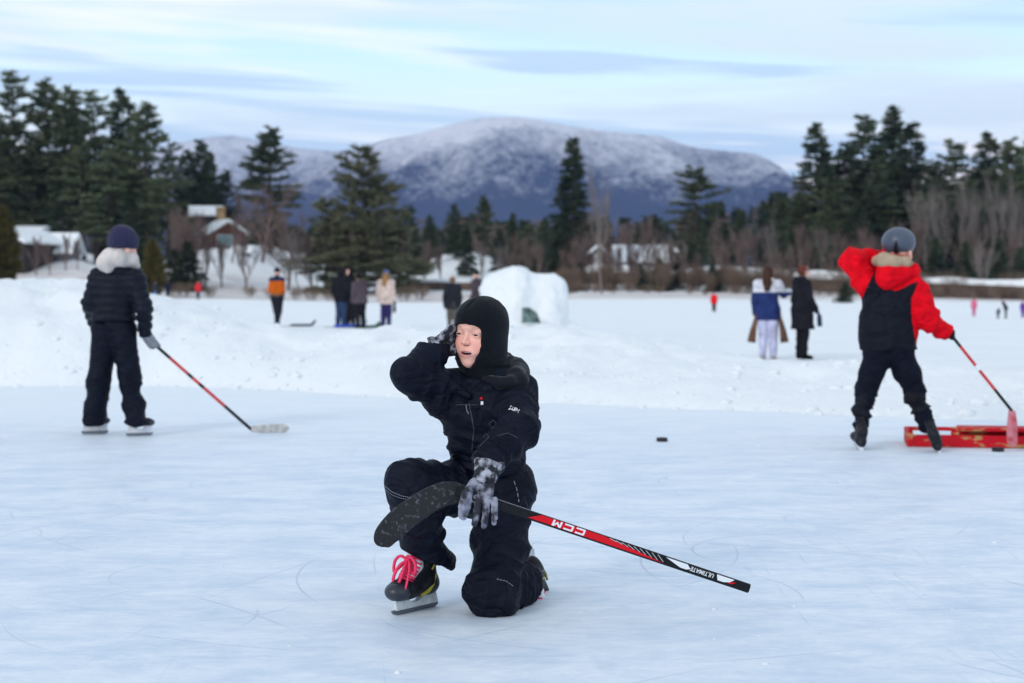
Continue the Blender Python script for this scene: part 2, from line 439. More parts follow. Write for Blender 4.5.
ice = grid_mesh(np.linspace(-40, 40, 3), np.array([-30., -10, 8, 19.0]), lambda X, Y: X*0, 'ice_rink', M_ICE); setp(ice, kind='structure')
# the wide ground beyond and around, dropping under the finer sheet where the two overlap
xf = np.concatenate([-np.geomspace(60, 6000, 40)[::-1], np.linspace(-58, 58, 180), np.geomspace(60, 6000, 40)])
yf = np.concatenate([np.linspace(-60, 12, 10), np.linspace(14, 165, 90), np.linspace(166, 260, 70), np.geomspace(265, 7000, 40)])
def zfar(X, Y):
    z = ground_z(X, Y)
    inside = (X > -15.5) & (X < 17.5) & (Y > 12) & (Y < 44)
    z = np.where(Y < 22, np.minimum(z, -.06) if False else np.where((np.abs(X) > 15), z, -.3), z)
    z = np.where(Y < 12.5, -.12, z)
    return np.where(inside, z-.35, z)
def reed_mat():
    m = M_SNOW.copy(); m.name = 'snow_with_reeds'; nt = m.node_tree; N = nt.nodes.new; L = nt.links.new; b = nt.nodes['Principled BSDF']
    src = b.inputs['Base Color'].links[0].from_socket; tc = N('ShaderNodeTexCoord'); sp = N('ShaderNodeSeparateXYZ'); L(tc.outputs['Object'], sp.inputs[0])
    cr = N('ShaderNodeValToRGB'); e = cr.color_ramp.elements; mr = N('ShaderNodeMapRange'); mr.inputs[1].default_value = 138; mr.inputs[2].default_value = 205; L(sp.outputs[1], mr.inputs[0]); L(mr.outputs[0], cr.inputs[0])
    e[0].position = .25; e[0].color = (0, 0, 0, 1); e[1].position = .85; e[1].color = (.25, .25, .25, 1); q = e.new(.40); q.color = (1, 1, 1, 1); q = e.new(.62); q.color = (1, 1, 1, 1)
    mp = N('ShaderNodeMapping'); mp.inputs['Scale'].default_value = (.12, .5, .5); L(tc.outputs['Object'], mp.inputs[0]); nz = N('ShaderNodeTexNoise'); nz.inputs['Scale'].default_value = 1; nz.inputs['Detail'].default_value = 7; nz.inputs['Roughness'].default_value = .7; L(mp.outputs[0], nz.inputs['Vector'])
    r2 = N('ShaderNodeMapRange'); r2.inputs[1].default_value = .36; r2.inputs[2].default_value = .58; L(nz.outputs['Fac'], r2.inputs[0])
    mu = N('ShaderNodeMath'); mu.operation = 'MULTIPLY'; L(cr.outputs[0], mu.inputs[0]); L(r2.outputs[0], mu.inputs[1]); mx = N('ShaderNodeMix'); mx.data_type = 'RGBA'; L(mu.outputs[0], mx.inputs[0]); L(src, mx.inputs[6]); mx.inputs[7].default_value = (.50, .41, .37, 1); L(mx.outputs[2], b.inputs['Base Color']); return m
gf = grid_mesh(xf, yf, zfar, 'snow_field', reed_mat()); setp(gf, kind='structure')

def clods():
    rg = np.random.default_rng(12); t_ = (1+5**.5)/2
    ico = np.array([(-1, t_, 0), (1, t_, 0), (-1, -t_, 0), (1, -t_, 0), (0, -1, t_), (0, 1, t_), (0, -1, -t_), (0, 1, -t_), (t_, 0, -1), (t_, 0, 1), (-t_, 0, -1), (-t_, 0, 1)])/1.9
    tri = np.array([(0, 11, 5), (0, 5, 1), (0, 1, 7), (0, 7, 10), (0, 10, 11), (1, 5, 9), (5, 11, 4), (11, 10, 2), (10, 7, 6), (7, 1, 8), (3, 9, 4), (3, 4, 2), (3, 2, 6), (3, 6, 8), (3, 8, 9), (4, 9, 5), (2, 4, 11), (6, 2, 10), (8, 6, 7), (9, 8, 1)])
    n = 620; px = rg.uniform(-60, 1090, n); ye = FPX*CZ/(interp(px, EDGE)-HY); Y = ye+rg.gamma(1.6, 1.0, n)-.25; X = (px-512)*Y/FPX; r_ = np.clip(.020*np.exp(rg.normal(0, .55, n)), .008, .09)
    m2 = 260; Y2 = rg.uniform(4.4, 15, m2); X2 = rg.uniform(-.33, .33, m2)*Y2; X = np.r_[X, X2]; Y = np.r_[Y, Y2]; r_ = np.r_[r_, np.clip(.0035*np.exp(rg.normal(0, .5, m2)), .002, .012)]; n += m2
    Z = np.maximum(ground_z(X, Y), 0)
    V = ico[None]*(1+.16*rg.normal(size=(n, 12, 1)))*r_[:, None, None]*np.array([1.2, 1.2, .8]); V += np.stack([X, Y, Z-r_*.1], 1)[:, None]
    Q = (tri[None]+12*np.arange(n)[:, None, None]).reshape(-1, 3); o = link_mesh('snow_clods', mesh_np('snow_clods', V.reshape(-1, 3), Q, M_SNOW)); setp(o, kind='stuff')
clods()

# =================================================================== mountains
def hills():
    R1 = [(-900, 300), (-300, 285), (60, 262), (110, 236), (200, 206), (260, 186), (330, 160), (370, 143), (395, 136), (420, 131), (450, 123), (470, 117), (490, 114.5), (515, 114.5), (535, 118), (556, 125), (580, 127), (612, 134), (640, 135), (660, 136), (690, 144), (712, 147), (742, 147.5), (758, 152), (778, 163), (795, 178), (815, 200), (900, 235), (1100, 262), (1500, 275), (2200, 290)]
    R0 = [(-900, 250), (-300, 215), (0, 180), (120, 158), (190, 140), (212, 135), (232, 133), (255, 138), (290, 148), (330, 152), (365, 150), (420, 175), (500, 190), (700, 200), (1100, 215), (2200, 250)]
    def mk(name, R, yr, y0, y1, seed, nx, ny, mt, amp):
        xs = np.linspace(-.9, 1.05, nx); ys = np.linspace(y0, y1, ny)
        U, Y = np.meshgrid(xs, ys, indexing='ij'); X = U*yr*(.55+.45*Y/yr)
        px = 512+FPX*X/yr
        H = CZ+(HY-interp(px, R))*yr/FPX; H = np.maximum(H, 5)
        t = (Y-y0)/(yr-y0); prof = np.where(t < 1, np.clip(t, 0, 1)**1.25, np.clip(1-(t-1)*1.1, 0, 1))
        n = 1-2*np.abs(fbm(np.stack([X/520+seed, Y/900, Y*0+seed], -1), 5, .52))
        n2 = fbm(np.stack([X/150, Y/240, Y*0+seed+4], -1), 4, .55)
        edge = np.clip(1-np.abs(t-1)*3.0, 0, 1); g3 = np.abs(fbm(np.stack([X/230+seed+Y/900, Y/1500, Y*0+seed+9], -1), 4, .55))
        Z = H*prof+(n-.5)*amp*prof*(1-edge)**.6*np.clip(H/300, .1, 1)-g3*amp*1.1*prof*(1-edge)**.5*np.clip(H/300, 0, 1)+edge*vnoise(np.stack([X/95, Y*0, Y*0+seed], -1))*3.5+edge*vnoise(np.stack([X/260, Y*0, Y*0+seed+3], -1))*7+n2*amp*.22*prof*(1-.8*edge)*np.clip(H/300, 0, 1)
        V = np.stack([X, Y, Z-3], -1).reshape(-1, 3); i = np.arange(nx*ny).reshape(nx, ny)
        Q = np.stack([i[:-1, :-1], i[1:, :-1], i[1:, 1:], i[:-1, 1:]], -1).reshape(-1, 4)
        o = link_mesh(name, mesh_np(name, V, Q, mt)); setp(o, kind='structure')
    def mtn(name, zlo, zhi, fr):
        m, nt, b = new_mat(name); N = nt.nodes.new; L = nt.links.new
        tc = N('ShaderNodeTexCoord'); s = N('ShaderNodeSeparateXYZ'); L(tc.outputs['Object'], s.inputs[0])
        def nz(sc, st, d=8, r=.65):
            mp = N('ShaderNodeMapping'); mp.inputs['Scale'].default_value = st; L(tc.outputs['Object'], mp.inputs[0])
            n = N('ShaderNodeTexNoise'); n.inputs['Scale'].default_value = sc; n.inputs['Detail'].default_value = d; n.inputs['Roughness'].default_value = r; L(mp.outputs[0], n.inputs['Vector']); return n.outputs['Fac']
        mr = N('ShaderNodeMapRange'); mr.inputs[1].default_value = zlo; mr.inputs[2].default_value = zhi; L(s.outputs[2], mr.inputs[0])
        a = N('ShaderNodeMath'); a.operation = 'MULTIPLY_ADD'; L(nz(.004, (1, .6, 1)), a.inputs[0]); a.inputs[1].default_value = 1.1; a.inputs[2].default_value = -.55
        a2 = N('ShaderNodeMath'); a2.operation = 'ADD'; L(a.outputs[0], a2.inputs[0]); L(mr.outputs[0], a2.inputs[1])
        b2 = N('ShaderNodeMath'); b2.operation = 'MULTIPLY_ADD'; L(nz(.05, (1, .35, 1), 6, .8), b2.inputs[0]); b2.inputs[1].default_value = 1.0; b2.inputs[2].default_value = -.50
        a3 = N('ShaderNodeMath'); a3.operation = 'ADD'; a3.use_clamp = True; L(a2.outputs[0], a3.inputs[0]); L(b2.outputs[0], a3.inputs[1])
        r = N('ShaderNodeValToRGB'); e = r.color_ramp.elements; e[0].position = .46; e[0].color = (.050, .064, .115, 1); e[1].position = 1.0; e[1].color = (*fr, 1)  # forest colour tinted blue to stand for haze, paler frost higher up
        L(a3.outputs[0], r.inputs[0]); L(r.outputs[0], b.inputs['Base Color']); b.inputs['Roughness'].default_value = 1; b.inputs['Specular IOR Level'].default_value = 0
        return m
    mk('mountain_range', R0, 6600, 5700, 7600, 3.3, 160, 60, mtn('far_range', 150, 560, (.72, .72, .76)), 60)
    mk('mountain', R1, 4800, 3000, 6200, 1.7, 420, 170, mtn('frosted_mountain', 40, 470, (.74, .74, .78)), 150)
hills()

# air: pale even haze round everything
m, nt_, b_ = new_mat('haze'); nt_.nodes.remove(b_)
pv = nt_.nodes.new('ShaderNodeVolumePrincipled'); pv.inputs['Density'].default_value = 7.5e-5; pv.inputs['Color'].default_value = (.37, .53, 1.0, 1); pv.inputs['Anisotropy'].default_value = .2
nt_.links.new(pv.outputs[0], nt_.nodes['Material Output'].inputs['Volume'])
hb = MB(); hb.box((-7000, -200, -6), (7000, 7900, 640)); hz = hb.build('haze', m); setp(hz, kind='stuff')

# =================================================================== materials for people
def wrinkle_mat(name, col, rough=.6, scale=6.5, strength=.85, dist=.034, spec=.10, sheen=.0):
    m, nt, b = new_mat(name); N = nt.nodes.new; L = nt.links.new
    tc = N('ShaderNodeTexCoord')
    def ridge(sc, ds, st):
        mp = N('ShaderNodeMapping'); mp.inputs['Scale'].default_value = st; L(tc.outputs['Object'], mp.inputs[0])
        n = N('ShaderNodeTexNoise'); n.inputs['Scale'].default_value = sc; n.inputs['Detail'].default_value = 2.5; n.inputs['Distortion'].default_value = ds; L(mp.outputs[0], n.inputs['Vector'])
        a = N('ShaderNodeMath'); a.operation = 'SUBTRACT'; a.inputs[1].default_value = .5; L(n.outputs['Fac'], a.inputs[0])
        q = N('ShaderNodeMath'); q.operation = 'ABSOLUTE'; L(a.outputs[0], q.inputs[0])
        z = N('ShaderNodeMath'); z.operation = 'POWER'; z.inputs[1].default_value = .7; L(q.outputs[0], z.inputs[0]); return z.outputs[0]
    h1 = ridge(scale, .9, (1, 1, 1.5)); h2 = ridge(scale*2.7, .6, (1, 1, 1.3))
    a = N('ShaderNodeMath'); a.operation = 'MULTIPLY_ADD'; L(h2, a.inputs[0]); a.inputs[1].default_value = .18; L(h1, a.inputs[2])
    bp = N('ShaderNodeBump'); bp.inputs['Strength'].default_value = strength; bp.inputs['Distance'].default_value = dist; L(a.outputs[0], bp.inputs['Height']); L(bp.outputs[0], b.inputs['Normal'])
    nz = N('ShaderNodeTexNoise'); nz.inputs['Scale'].default_value = 16; nz.inputs['Detail'].default_value = 5; L(tc.outputs['Object'], nz.inputs['Vector'])
    cr = N('ShaderNodeValToRGB'); e = cr.color_ramp.elements; e[0].position = .3; e[1].position = .75; e[0].color = (*[c_*.8 for c_ in col], 1); e[1].color = (*[c_*1.3 for c_ in col], 1)
    L(nz.outputs['Fac'], cr.inputs[0]); L(cr.outputs[0], b.inputs['Base Color'])
    b.inputs['Roughness'].default_value = rough; b.inputs['Specular IOR Level'].default_value = spec; b.inputs['Sheen Weight'].default_value = sheen
    return m
M_NAVY = wrinkle_mat('dark_nylon', (.0036, .0058, .0150), .62, spec=.13)
M_BAL = mat('balaclava_fleece', (.0045, .0055, .0095), .8, noise=.2, scale=60, bump=.3, bscale=300, bdist=.001, sheen=.08, spec=.15)
M_HOOD = mat('hood_lining', (.0055, .0062, .012), .8, bump=.5, bscale=40, bdist=.01, sheen=.2, spec=.2)
M_GLOVE_SNOW = mat('snow_caked_knit', (.012, .013, .019), .9, col2=(.42, .43, .50), scale=42, thr=(.46, .64), bump=.8, bscale=120, bdist=.004, detail=6)
M_GLOVE_WHITE = mat('frosted_glove', (.022, .023, .034), .9, col2=(.31, .32, .40), scale=30, thr=(.41, .60), bump=.8, bscale=110, bdist=.004, detail=7)
M_STITCH = mat('stitching', (.42, .45, .55), .8)
M_WHITE = mat('white_plastic', (.72, .74, .78), .4, noise=.12, scale=30)
M_HOLDER = mat('skate_holder', (.62, .66, .68), .35, noise=.2, scale=40)
M_STEEL = mat('blade_steel', (.18, .20, .23), .35, metal=.7)
M_PINK = mat('pink_laces', (.90, .035, .13), .6, noise=.15, scale=80, bump=.4, bscale=300, bdist=.002)
M_BOOT = mat('skate_boot', (.006, .007, .010), .5, spec=.25, col2=(.022, .024, .034), scale=30, thr=(.5, .7), bump=.3, bscale=60, bdist=.003)
M_TOECAP = mat('toe_cap', (.022, .028, .042), .38, noise=.3, scale=40)
M_OLIVE = mat('olive_trim', (.32, .30, .03), .5)
M_RED = mat('red_print', (.66, .008, .018), .5, spec=.15)
M_BLACKP = mat('black_gloss', (.006, .007, .010), .45, noise=.3, scale=60, spec=.2)
M_PRINTW = mat('white_print', (.78, .80, .84), .45)
M_TAPE = mat('taped_blade', (.0075, .0085, .012), .8, col2=(.16, .16, .20), scale=75, thr=(.56, .80), bump=.5, bscale=120, bdist=.003, detail=7)
M_SKIN = vcol_mat('skin', .5, .04)
M_EYE = vcol_mat('eye', .2)
M_ZIP = mat('zip_metal', (.25, .27, .30), .4, metal=.6)
M_TEETH = mat('teeth', (.75, .70, .62), .3)

def frame_from(yaw, pitch=0, roll=0):
    """columns: local x (person's left as seen from the front = image right), local y (facing), local z. yaw 0 faces the camera"""
    f = np.array([-math.sin(yaw)*math.cos(pitch), -math.cos(yaw)*math.cos(pitch), math.sin(pitch)])
    x = np.array([math.cos(yaw), -math.sin(yaw), 0]); x = x/np.linalg.norm(x)
    z = np.cross(f, x); z = z if z[2] > 0 else -z
    if roll:
        x, z = x*math.cos(roll)+z*math.sin(roll), z*math.cos(roll)-x*math.sin(roll)
    return np.stack([x, f, z], 1)

def head_parts(name_parent, C, R, s=1.0, h=.002, ears=True, tone=(.86, .46, .365)):
    """a head mesh with a face; s scales a child's head 0.21 m tall"""
    W = lambda v: C+R@(np.array(v)*s)
    F = SDF(C-.145*s, C+.145*s, h)
    e = lambda c_, r_, k=.01, mode='u': F.ell(W(c_), np.array(r_)*s, R, k*s, mode)
    cp = lambda a, b, r1, r2, k=.01, mode='u': F.cap(W(a), W(b), r1*s, r2*s, k*s, mode)
    e((0, -.015, .028), (.071, .088, .080))
    e((0, .028, -.035), (.056, .052, .070), .03)
    e((0, .040, -.072), (.036, .036, .036), .03)          # jaw
    e((0, .066, -.091), (.017, .014, .014), .018)          # chin
    for q in (-1, 1):
        e((q*.0315, .053, -.033), (.0215, .0215, .026), .022)  # cheeks
        cp((q*.012, .077, .020), (q*.044, .061, .018), .0080, .0075, .018)
        if ears: e((q*.074, -.012, -.008), (.010, .020, .030), .008)
    e((0, .064, .045), (.030, .016, .022), .03)
    cp((0, .079, .000), (0, .0955, -.024), .0052, .0085, .014)
    for q in (-1, 1): e((q*.0095, .087, -.0265), (.0062, .008, .006), .006)
    for q in (-1, 1):
        e((q*.031, .089, .001), (.0165, .012, .0105), .012, 's')
        e((q*.031, .0665, .000), (.0145, .0150, .0145), .004)
        e((q*.0315, .088, -.0005), (.0122, .014, .0036), .002, 's')
        e((q*.0052, .094, -.0345), (.0028, .006, .003), .002, 's')
    # open, talking mouth
    e((0, .074, -.059), (.026, .014, .020), .012)
    for t0, t1 in ((-.025, -.012), (-.012, 0), (0, .012), (.012, .025)):
        y = lambda t: .0865-14*t*t
        cp((t0, y(t0), -.0525+abs(t0)*-.16), (t1, y(t1), -.0525+abs(t1)*-.16), .0038, .0040, .004)
        cp((t0, y(t0)-.001, -.0700+abs(t0)*.35), (t1, y(t1)-.001, -.0700+abs(t1)*.35), .0048, .0048, .004)
    e((.002, .092, -.0600), (.0205, .022, .0048), .003, 's')
    V, Q = F.extract(); me = mesh_np('head', V, Q, M_SKIN)
    q = ((V-C)@R)/s; x, y, z = q.T
    col = np.tile(np.array(tone), (len(V), 1))
    def blend(wt, c_): nonlocal col; col = col*(1-wt[:, None])+np.array(c_)*wt[:, None]
    g = lambda cx, cz, rx, rz: np.exp(-((x-cx)/rx)**2-((z-cz)/rz)**2)*(y > .03)
    tone = np.array(tone)
    for sg in (-1, 1): blend(.5*g(sg*.038, -.035, .020, .020), tone*np.array((1.05, .62, .64)))
    blend(.6*g(0, -.030, .013, .010), tone*np.array((1.0, .68, .66)))
    lip = np.clip(1.4-np.hypot(x/.027, (z+.0605+.05*np.abs(x))/.0118)*1.25, 0, 1)*(y > .07); blend(np.clip(lip*1.4, 0, .8), (.55, .17, .18))
    mouth = (np.hypot((x-.002)/.0205, (z+.060)/.0056) < 1.0)*(y < .0825)*(y > .03); blend(mouth*1.0, (.10, .02, .02))
    for sg in (-1, 1):
        br = np.exp(-((z-.0215-(.030-np.abs(np.abs(x)-.030))*.05)/.0032)**2)*np.exp(-(np.abs(x-sg*.031)/.0165)**4)*(y > .045); blend(.50*br, (.24, .15, .10))
        lash = np.clip(1.25-np.abs(np.hypot((x-sg*.0315)/.0135, (z-.0012)/.0055)-1)*4, 0, 1)*(y > .05)*(z > -.003); blend(.5*lash, (.10, .055, .04))
        blend(.9*((np.hypot((x-sg*.0052)/.0035, (z+.0345)/.0032) < 1)*(y > .08)), (.16, .05, .04))
    return V, Q, col, W

def eyes(parent, W, R, s=1.0, look=(-.25, 0)):
    for q in (-1, 1):
        c0 = W((q*.031, .0665, 0)); r = .0137*s; n = 14
        V, Fc = [], []
        for i in range(n+1):
            th = math.pi*i/n
            for k in range(2*n):
                ph = math.pi*k/n; V.append(c0+r*np.array([math.sin(th)*math.cos(ph), math.sin(th)*math.sin(ph), math.cos(th)]))
        for i in range(n):
            for k in range(2*n): Fc.append((i*2*n+k, i*2*n+(k+1) % (2*n), (i+1)*2*n+(k+1) % (2*n), (i+1)*2*n+k))
        V = np.array(V); me = mesh_np('eye', V, np.array(Fc)[:, ::-1].copy(), M_EYE)
        d = ((V-c0)@R)/r; g = np.array([look[0], 1, look[1]]); g /= np.linalg.norm(g)
        t = d@g; colr = np.where((t > .80)[:, None], np.array([(.030, .020, .016)]), np.array([(.42, .37, .36)])); colr = np.where((t > .965)[:, None], .004, colr)
        set_tint(me, colr); link_mesh('eye', me, parent, True)

def drape(o, target, lift):
    """lay a flat mesh onto a curved cloth surface, seen along the view it was placed in"""
    def wl(q):
        w_ = np.zeros(3)
        while q is not None: w_ += np.array(q.location); q = q.parent
        return w_
    a = np.array([0, 0, CZ]); wt = wl(target); wo = wl(o)
    for v in o.data.vertices:
        w_ = np.array(v.co)+wo; d = unit(w_-a); hit, p, n, i = target.ray_cast(Vector(a+d*3-wt), Vector(d))
        if hit: v.co = Vector(np.array(p)+wt-d*lift-wo)
def text_obj(name, body, size, M, parent, material, bold=0.0, ext=.0006, align='CENTER', shear=0, sx=1.0):
    """writing as a thin raised mesh; M is a 4x4 matrix placing the text plane (x right, y up, z out)"""
    cu = bpy.data.curves.new(name, 'FONT'); cu.body = body; cu.size = size; cu.extrude = ext; cu.align_x = align; cu.align_y = 'CENTER'
    cu.offset = bold; cu.shear = shear; cu.resolution_u = 3
    t = bpy.data.objects.new(name, cu); COL.objects.link(t)
    bpy.context.view_layer.update()
    me = bpy.data.meshes.new_from_object(t.evaluated_get(bpy.context.evaluated_depsgraph_get()))
    bpy.data.objects.remove(t); bpy.data.curves.remove(cu)
    for v in me.vertices: v.co = M @ Vector((v.co.x*sx, v.co.y, v.co.z))
    me.materials.clear(); me.materials.append(material)
    return link_mesh(name, me, parent, True)

def mat4(o, x, y, z):
    m = Matrix.Identity(4)
    for i in range(3): m[i][0] = x[i]; m[i][1] = y[i]; m[i][2] = z[i]; m[i][3] = o[i]
    return m
def spline(pts, n=5):
    pts = [np.array(p, float) for p in pts]; out = []
    for i in range(len(pts)-1):
        p0, p1, p2, p3 = pts[max(i-1, 0)], pts[i], pts[i+1], pts[min(i+2, len(pts)-1)]
        for t in np.arange(n)/n:
            out.append(.5*((2*p1)+(-p0+p2)*t+(2*p0-5*p1+4*p2-p3)*t*t+(-p0+3*p1-3*p2+p3)*t**3))
    out.append(pts[-1]); return out
def unit(v): v = np.array(v, float); return v/np.linalg.norm(v)

# ------------------------------------------------------------------ ice skate
def build_skate(parent, base, R, s=1.0, laces=M_PINK, boot=M_BOOT, cap=M_TOECAP, holder=M_HOLDER, trim=True, h=.0035, shaft=.10, drop=.022, bow=True):
    """base: point on the ice under the middle of the blade; R columns: side, toe direction, up. 0.235 m long at s=1"""
    W = lambda v: np.array(base)+R@(np.array(v, float)*s)
    W0 = W; W = lambda v: W0(np.array(v, float)*np.array((1, .94, 1))-np.array((0, 0, drop)))
    F = SDF(W((0, 0, .12))-.22*s, W((0, 0, .12))+.27*s, h)
    cp = lambda a, b, r1, r2, k=.015, mode='u': F.cap(W(a), W(b), r1*s, r2*s, k*s, mode)
    e = lambda c_, r_, k=.01, mode='u': F.ell(W(c_), np.array(r_)*s, R, k*s, mode)
    e((0, .075, .095), (.040, .050, .031), .02); e((0, .02, .098), (.036, .075, .034), .03)
    e((0, -.065, .100), (.033, .046, .036), .03)
    cp((0, -.045, .12), (0, -.060, .155+shaft*.5), .036, .037, .03)
    cp((0, -.060, .155+shaft*.5), (0, -.050, .160+shaft), .037, .042, .02)
    cp((0, .03, .11), (0, -.03, .165), .026, .032, .02)
    F.plane(W((0, 0, .068)), R@np.array([0, 0, -1.]), .006)
    bo = sdf_obj('boot', F, boot, parent)
    F = SDF(W((0, .085, .09))-.07*s, W((0, .085, .09))+.07*s, h*.8)
    e = lambda c_, r_, k=.01, mode='u': F.ell(W(c_), np.array(r_)*s, R, k*s, mode)
    e((0, .078, .0945), (.0425, .052, .0325), .01); F.plane(W((0, .056, .09)), R@unit((0, -1, -.35)), .004); F.plane(W((0, 0, .066)), R@np.array([0, 0, -1.]), .005)
    sdf_obj('toe_cap', F, cap, bo)
    # holder: one plastic piece with an opening, and the steel runner in it
    m = MB(); kz = (.072-drop)/.05; M = lambda u, y, w: W0((y, u, w*kz))
    m.prism([(-.092, .050), (-.104, .016), (.096, .016), (.104, .050), (.045, .050), (.028, .034), (.010, .030), (-.012, .034), (-.036, .050)][::-1], M, -.010, .010)
    for u0 in (-.012, .012, .036):
        pass
    hd = m.build('blade_holder', holder, parent)
    m = MB(); m.prism([(-.108, .017), (-.112, .008), (-.098, .001), (.082, .0), (.104, .005), (.112, .017)][::-1], M, -.0032, .0032)
    m.build('blade', M_STEEL, hd)
    # tongue and laces
    m = MB()
    for q in (-1, 1):
        m.tube([W((q*.020, -.050, .215+shaft*.3)), W((q*.022, .000, .190)), W((q*.021, .030, .155))], [.004*s]*3, 6)
    F = SDF(W((0, -.02, .20))-.12*s, W((0, -.02, .20))+.12*s, h)
    cp = lambda a, b, r1, r2, k=.015, mode='u': F.cap(W(a), W(b), r1*s, r2*s, k*s, mode)
    for q in (-.013, .0, .013):
        cp((q, .040, .128), (q, .005, .165), .013, .016); cp((q, .005, .165), (q*1.6, -.008, .210+shaft*.25), .016, .014); cp((q*1.6, -.008, .210+shaft*.25), (q*2.1, .040, .246+shaft*.25), .013, .009)
    tg = sdf_obj('tongue', F, M_WHITE if trim else boot, parent)
    if trim:
        m = MB(); zt = .226+shaft*.25
        pts = [(-.020, .026, zt-.014), (.020, .026, zt-.014), (.018, .048, zt+.010), (-.018, .048, zt+.010)]
        m.raw([W((x_, y_+.0055, z_)) for x_, y_, z_ in pts]+[W((x_, y_, z_)) for x_, y_, z_ in pts], [(0, 1, 2, 3), (7, 6, 5, 4), (0, 4, 5, 1), (1, 5, 6, 2), (2, 6, 7, 3), (3, 7, 4, 0)])
        m.build('tongue_patch', M_OLIVE, tg)
        for q in (-1, 1):
            m = MB(); a = [(q*.0405, .015, .078), (q*.0400, -.020, .086), (q*.0375, -.048, .104), (q*.0385, -.062, .135)]
            m.tube([W(p) for p in a], [.005*s, .006*s, .005*s, .002*s], 6)
            m.tube([W((q*.038, -.040, .15)), W((q*.0405, -.058, .175)), W((q*.0400, -.068, .20))], [.003*s, .005*s, .002*s], 6); m.build('side_trim', M_OLIVE, bo)
        
    # front line of the boot, where the laces run
    def front(t):                                         # t 0 at the toe, 1 at the top
        P_ = [(0, .060, .129), (0, .046, .143), (0, .033, .157), (0, .021, .172), (0, .013, .190)]
        f = t*(len(P_)-1); i = min(int(f), len(P_)-2); a = np.array(P_[i]); b = np.array(P_[i+1]); return a+(b-a)*(f-i)
    if laces is not None:
        m = MB(); nrow = 6
        for i in range(nrow):
            a = front(i/(nrow)); b = front((i+.8)/nrow); wd = .022+.004*(i/nrow)
            for q in (-1, 1):
                m.tube(spline([W((q*(wd+.006), a[1]-.012, a[2]-.008)), W((q*wd*.5, a[1]+.007, a[2]+.004)), W((0, (a[1]+b[1])/2+.012, (a[2]+b[2])/2+.010)), W((-q*wd*.5, b[1]+.008, b[2]+.006)), W((-q*(wd+.004), b[1]-.010, b[2]-.004))], 3), .0050*s, 6)
        if bow:
            k = front(.80)+np.array([0, .016, .008])
            m.tube([W(k+np.array((-.010, 0, 0))), W(k+np.array((.010, 0, 0)))], .008*s, 8)
            for q, ln in ((-1, .040), (1, .042)):
                m.tube(spline([W(k), W(k+np.array((q*.020, .012, .014))), W(k+np.array((q*ln, .014, -.004))), W(k+np.array((q*ln*1.02, .018, -.034))), W(k+np.array((q*.030, .020, -.030))), W(k+np.array((q*.006, .008, -.004)))]), .0050*s, 6)
            m.tube(spline([W(k), W(k+np.array((-.024, .022, -.008))), W(k+np.array((-.036, .046, -.045))), W(k+np.array((-.034, .060, -.085)))]), .0036*s, 6)
            m.tube(spline([W(k), W(k+np.array((.012, .026, -.012))), W(k+np.array((.018, .050, -.045))), W(k+np.array((.010, .060, -.075)))]), .0050*s, 6)
            m.tube(spline([W(k), W(k+np.array((-.008, .024, -.010))), W(k+np.array((-.012, .054, -.050))), W(k+np.array((-.004, .066, -.078)))]), .0050*s, 6)
        m.build('laces', laces, bo, smooth=True)
    return bo

def glove_fingers(F, knuckles, dirs, lens, r, curl_dir, k=.005, curl=.5):
    """four fingers: each a three-joint chain that bends towards curl_dir"""
    for kn, d, L_ in zip(knuckles, dirs, lens):
        p = np.array(kn, float); d = unit(d); c_ = unit(curl_dir); rr = r
        for j, fr in enumerate((.42, .32, .26)):
            q = p+d*L_*fr; F.cap(p, q, rr, rr*.93, k); p = q; rr *= .93; d = unit(d+c_*curl*(j+1)*.6)

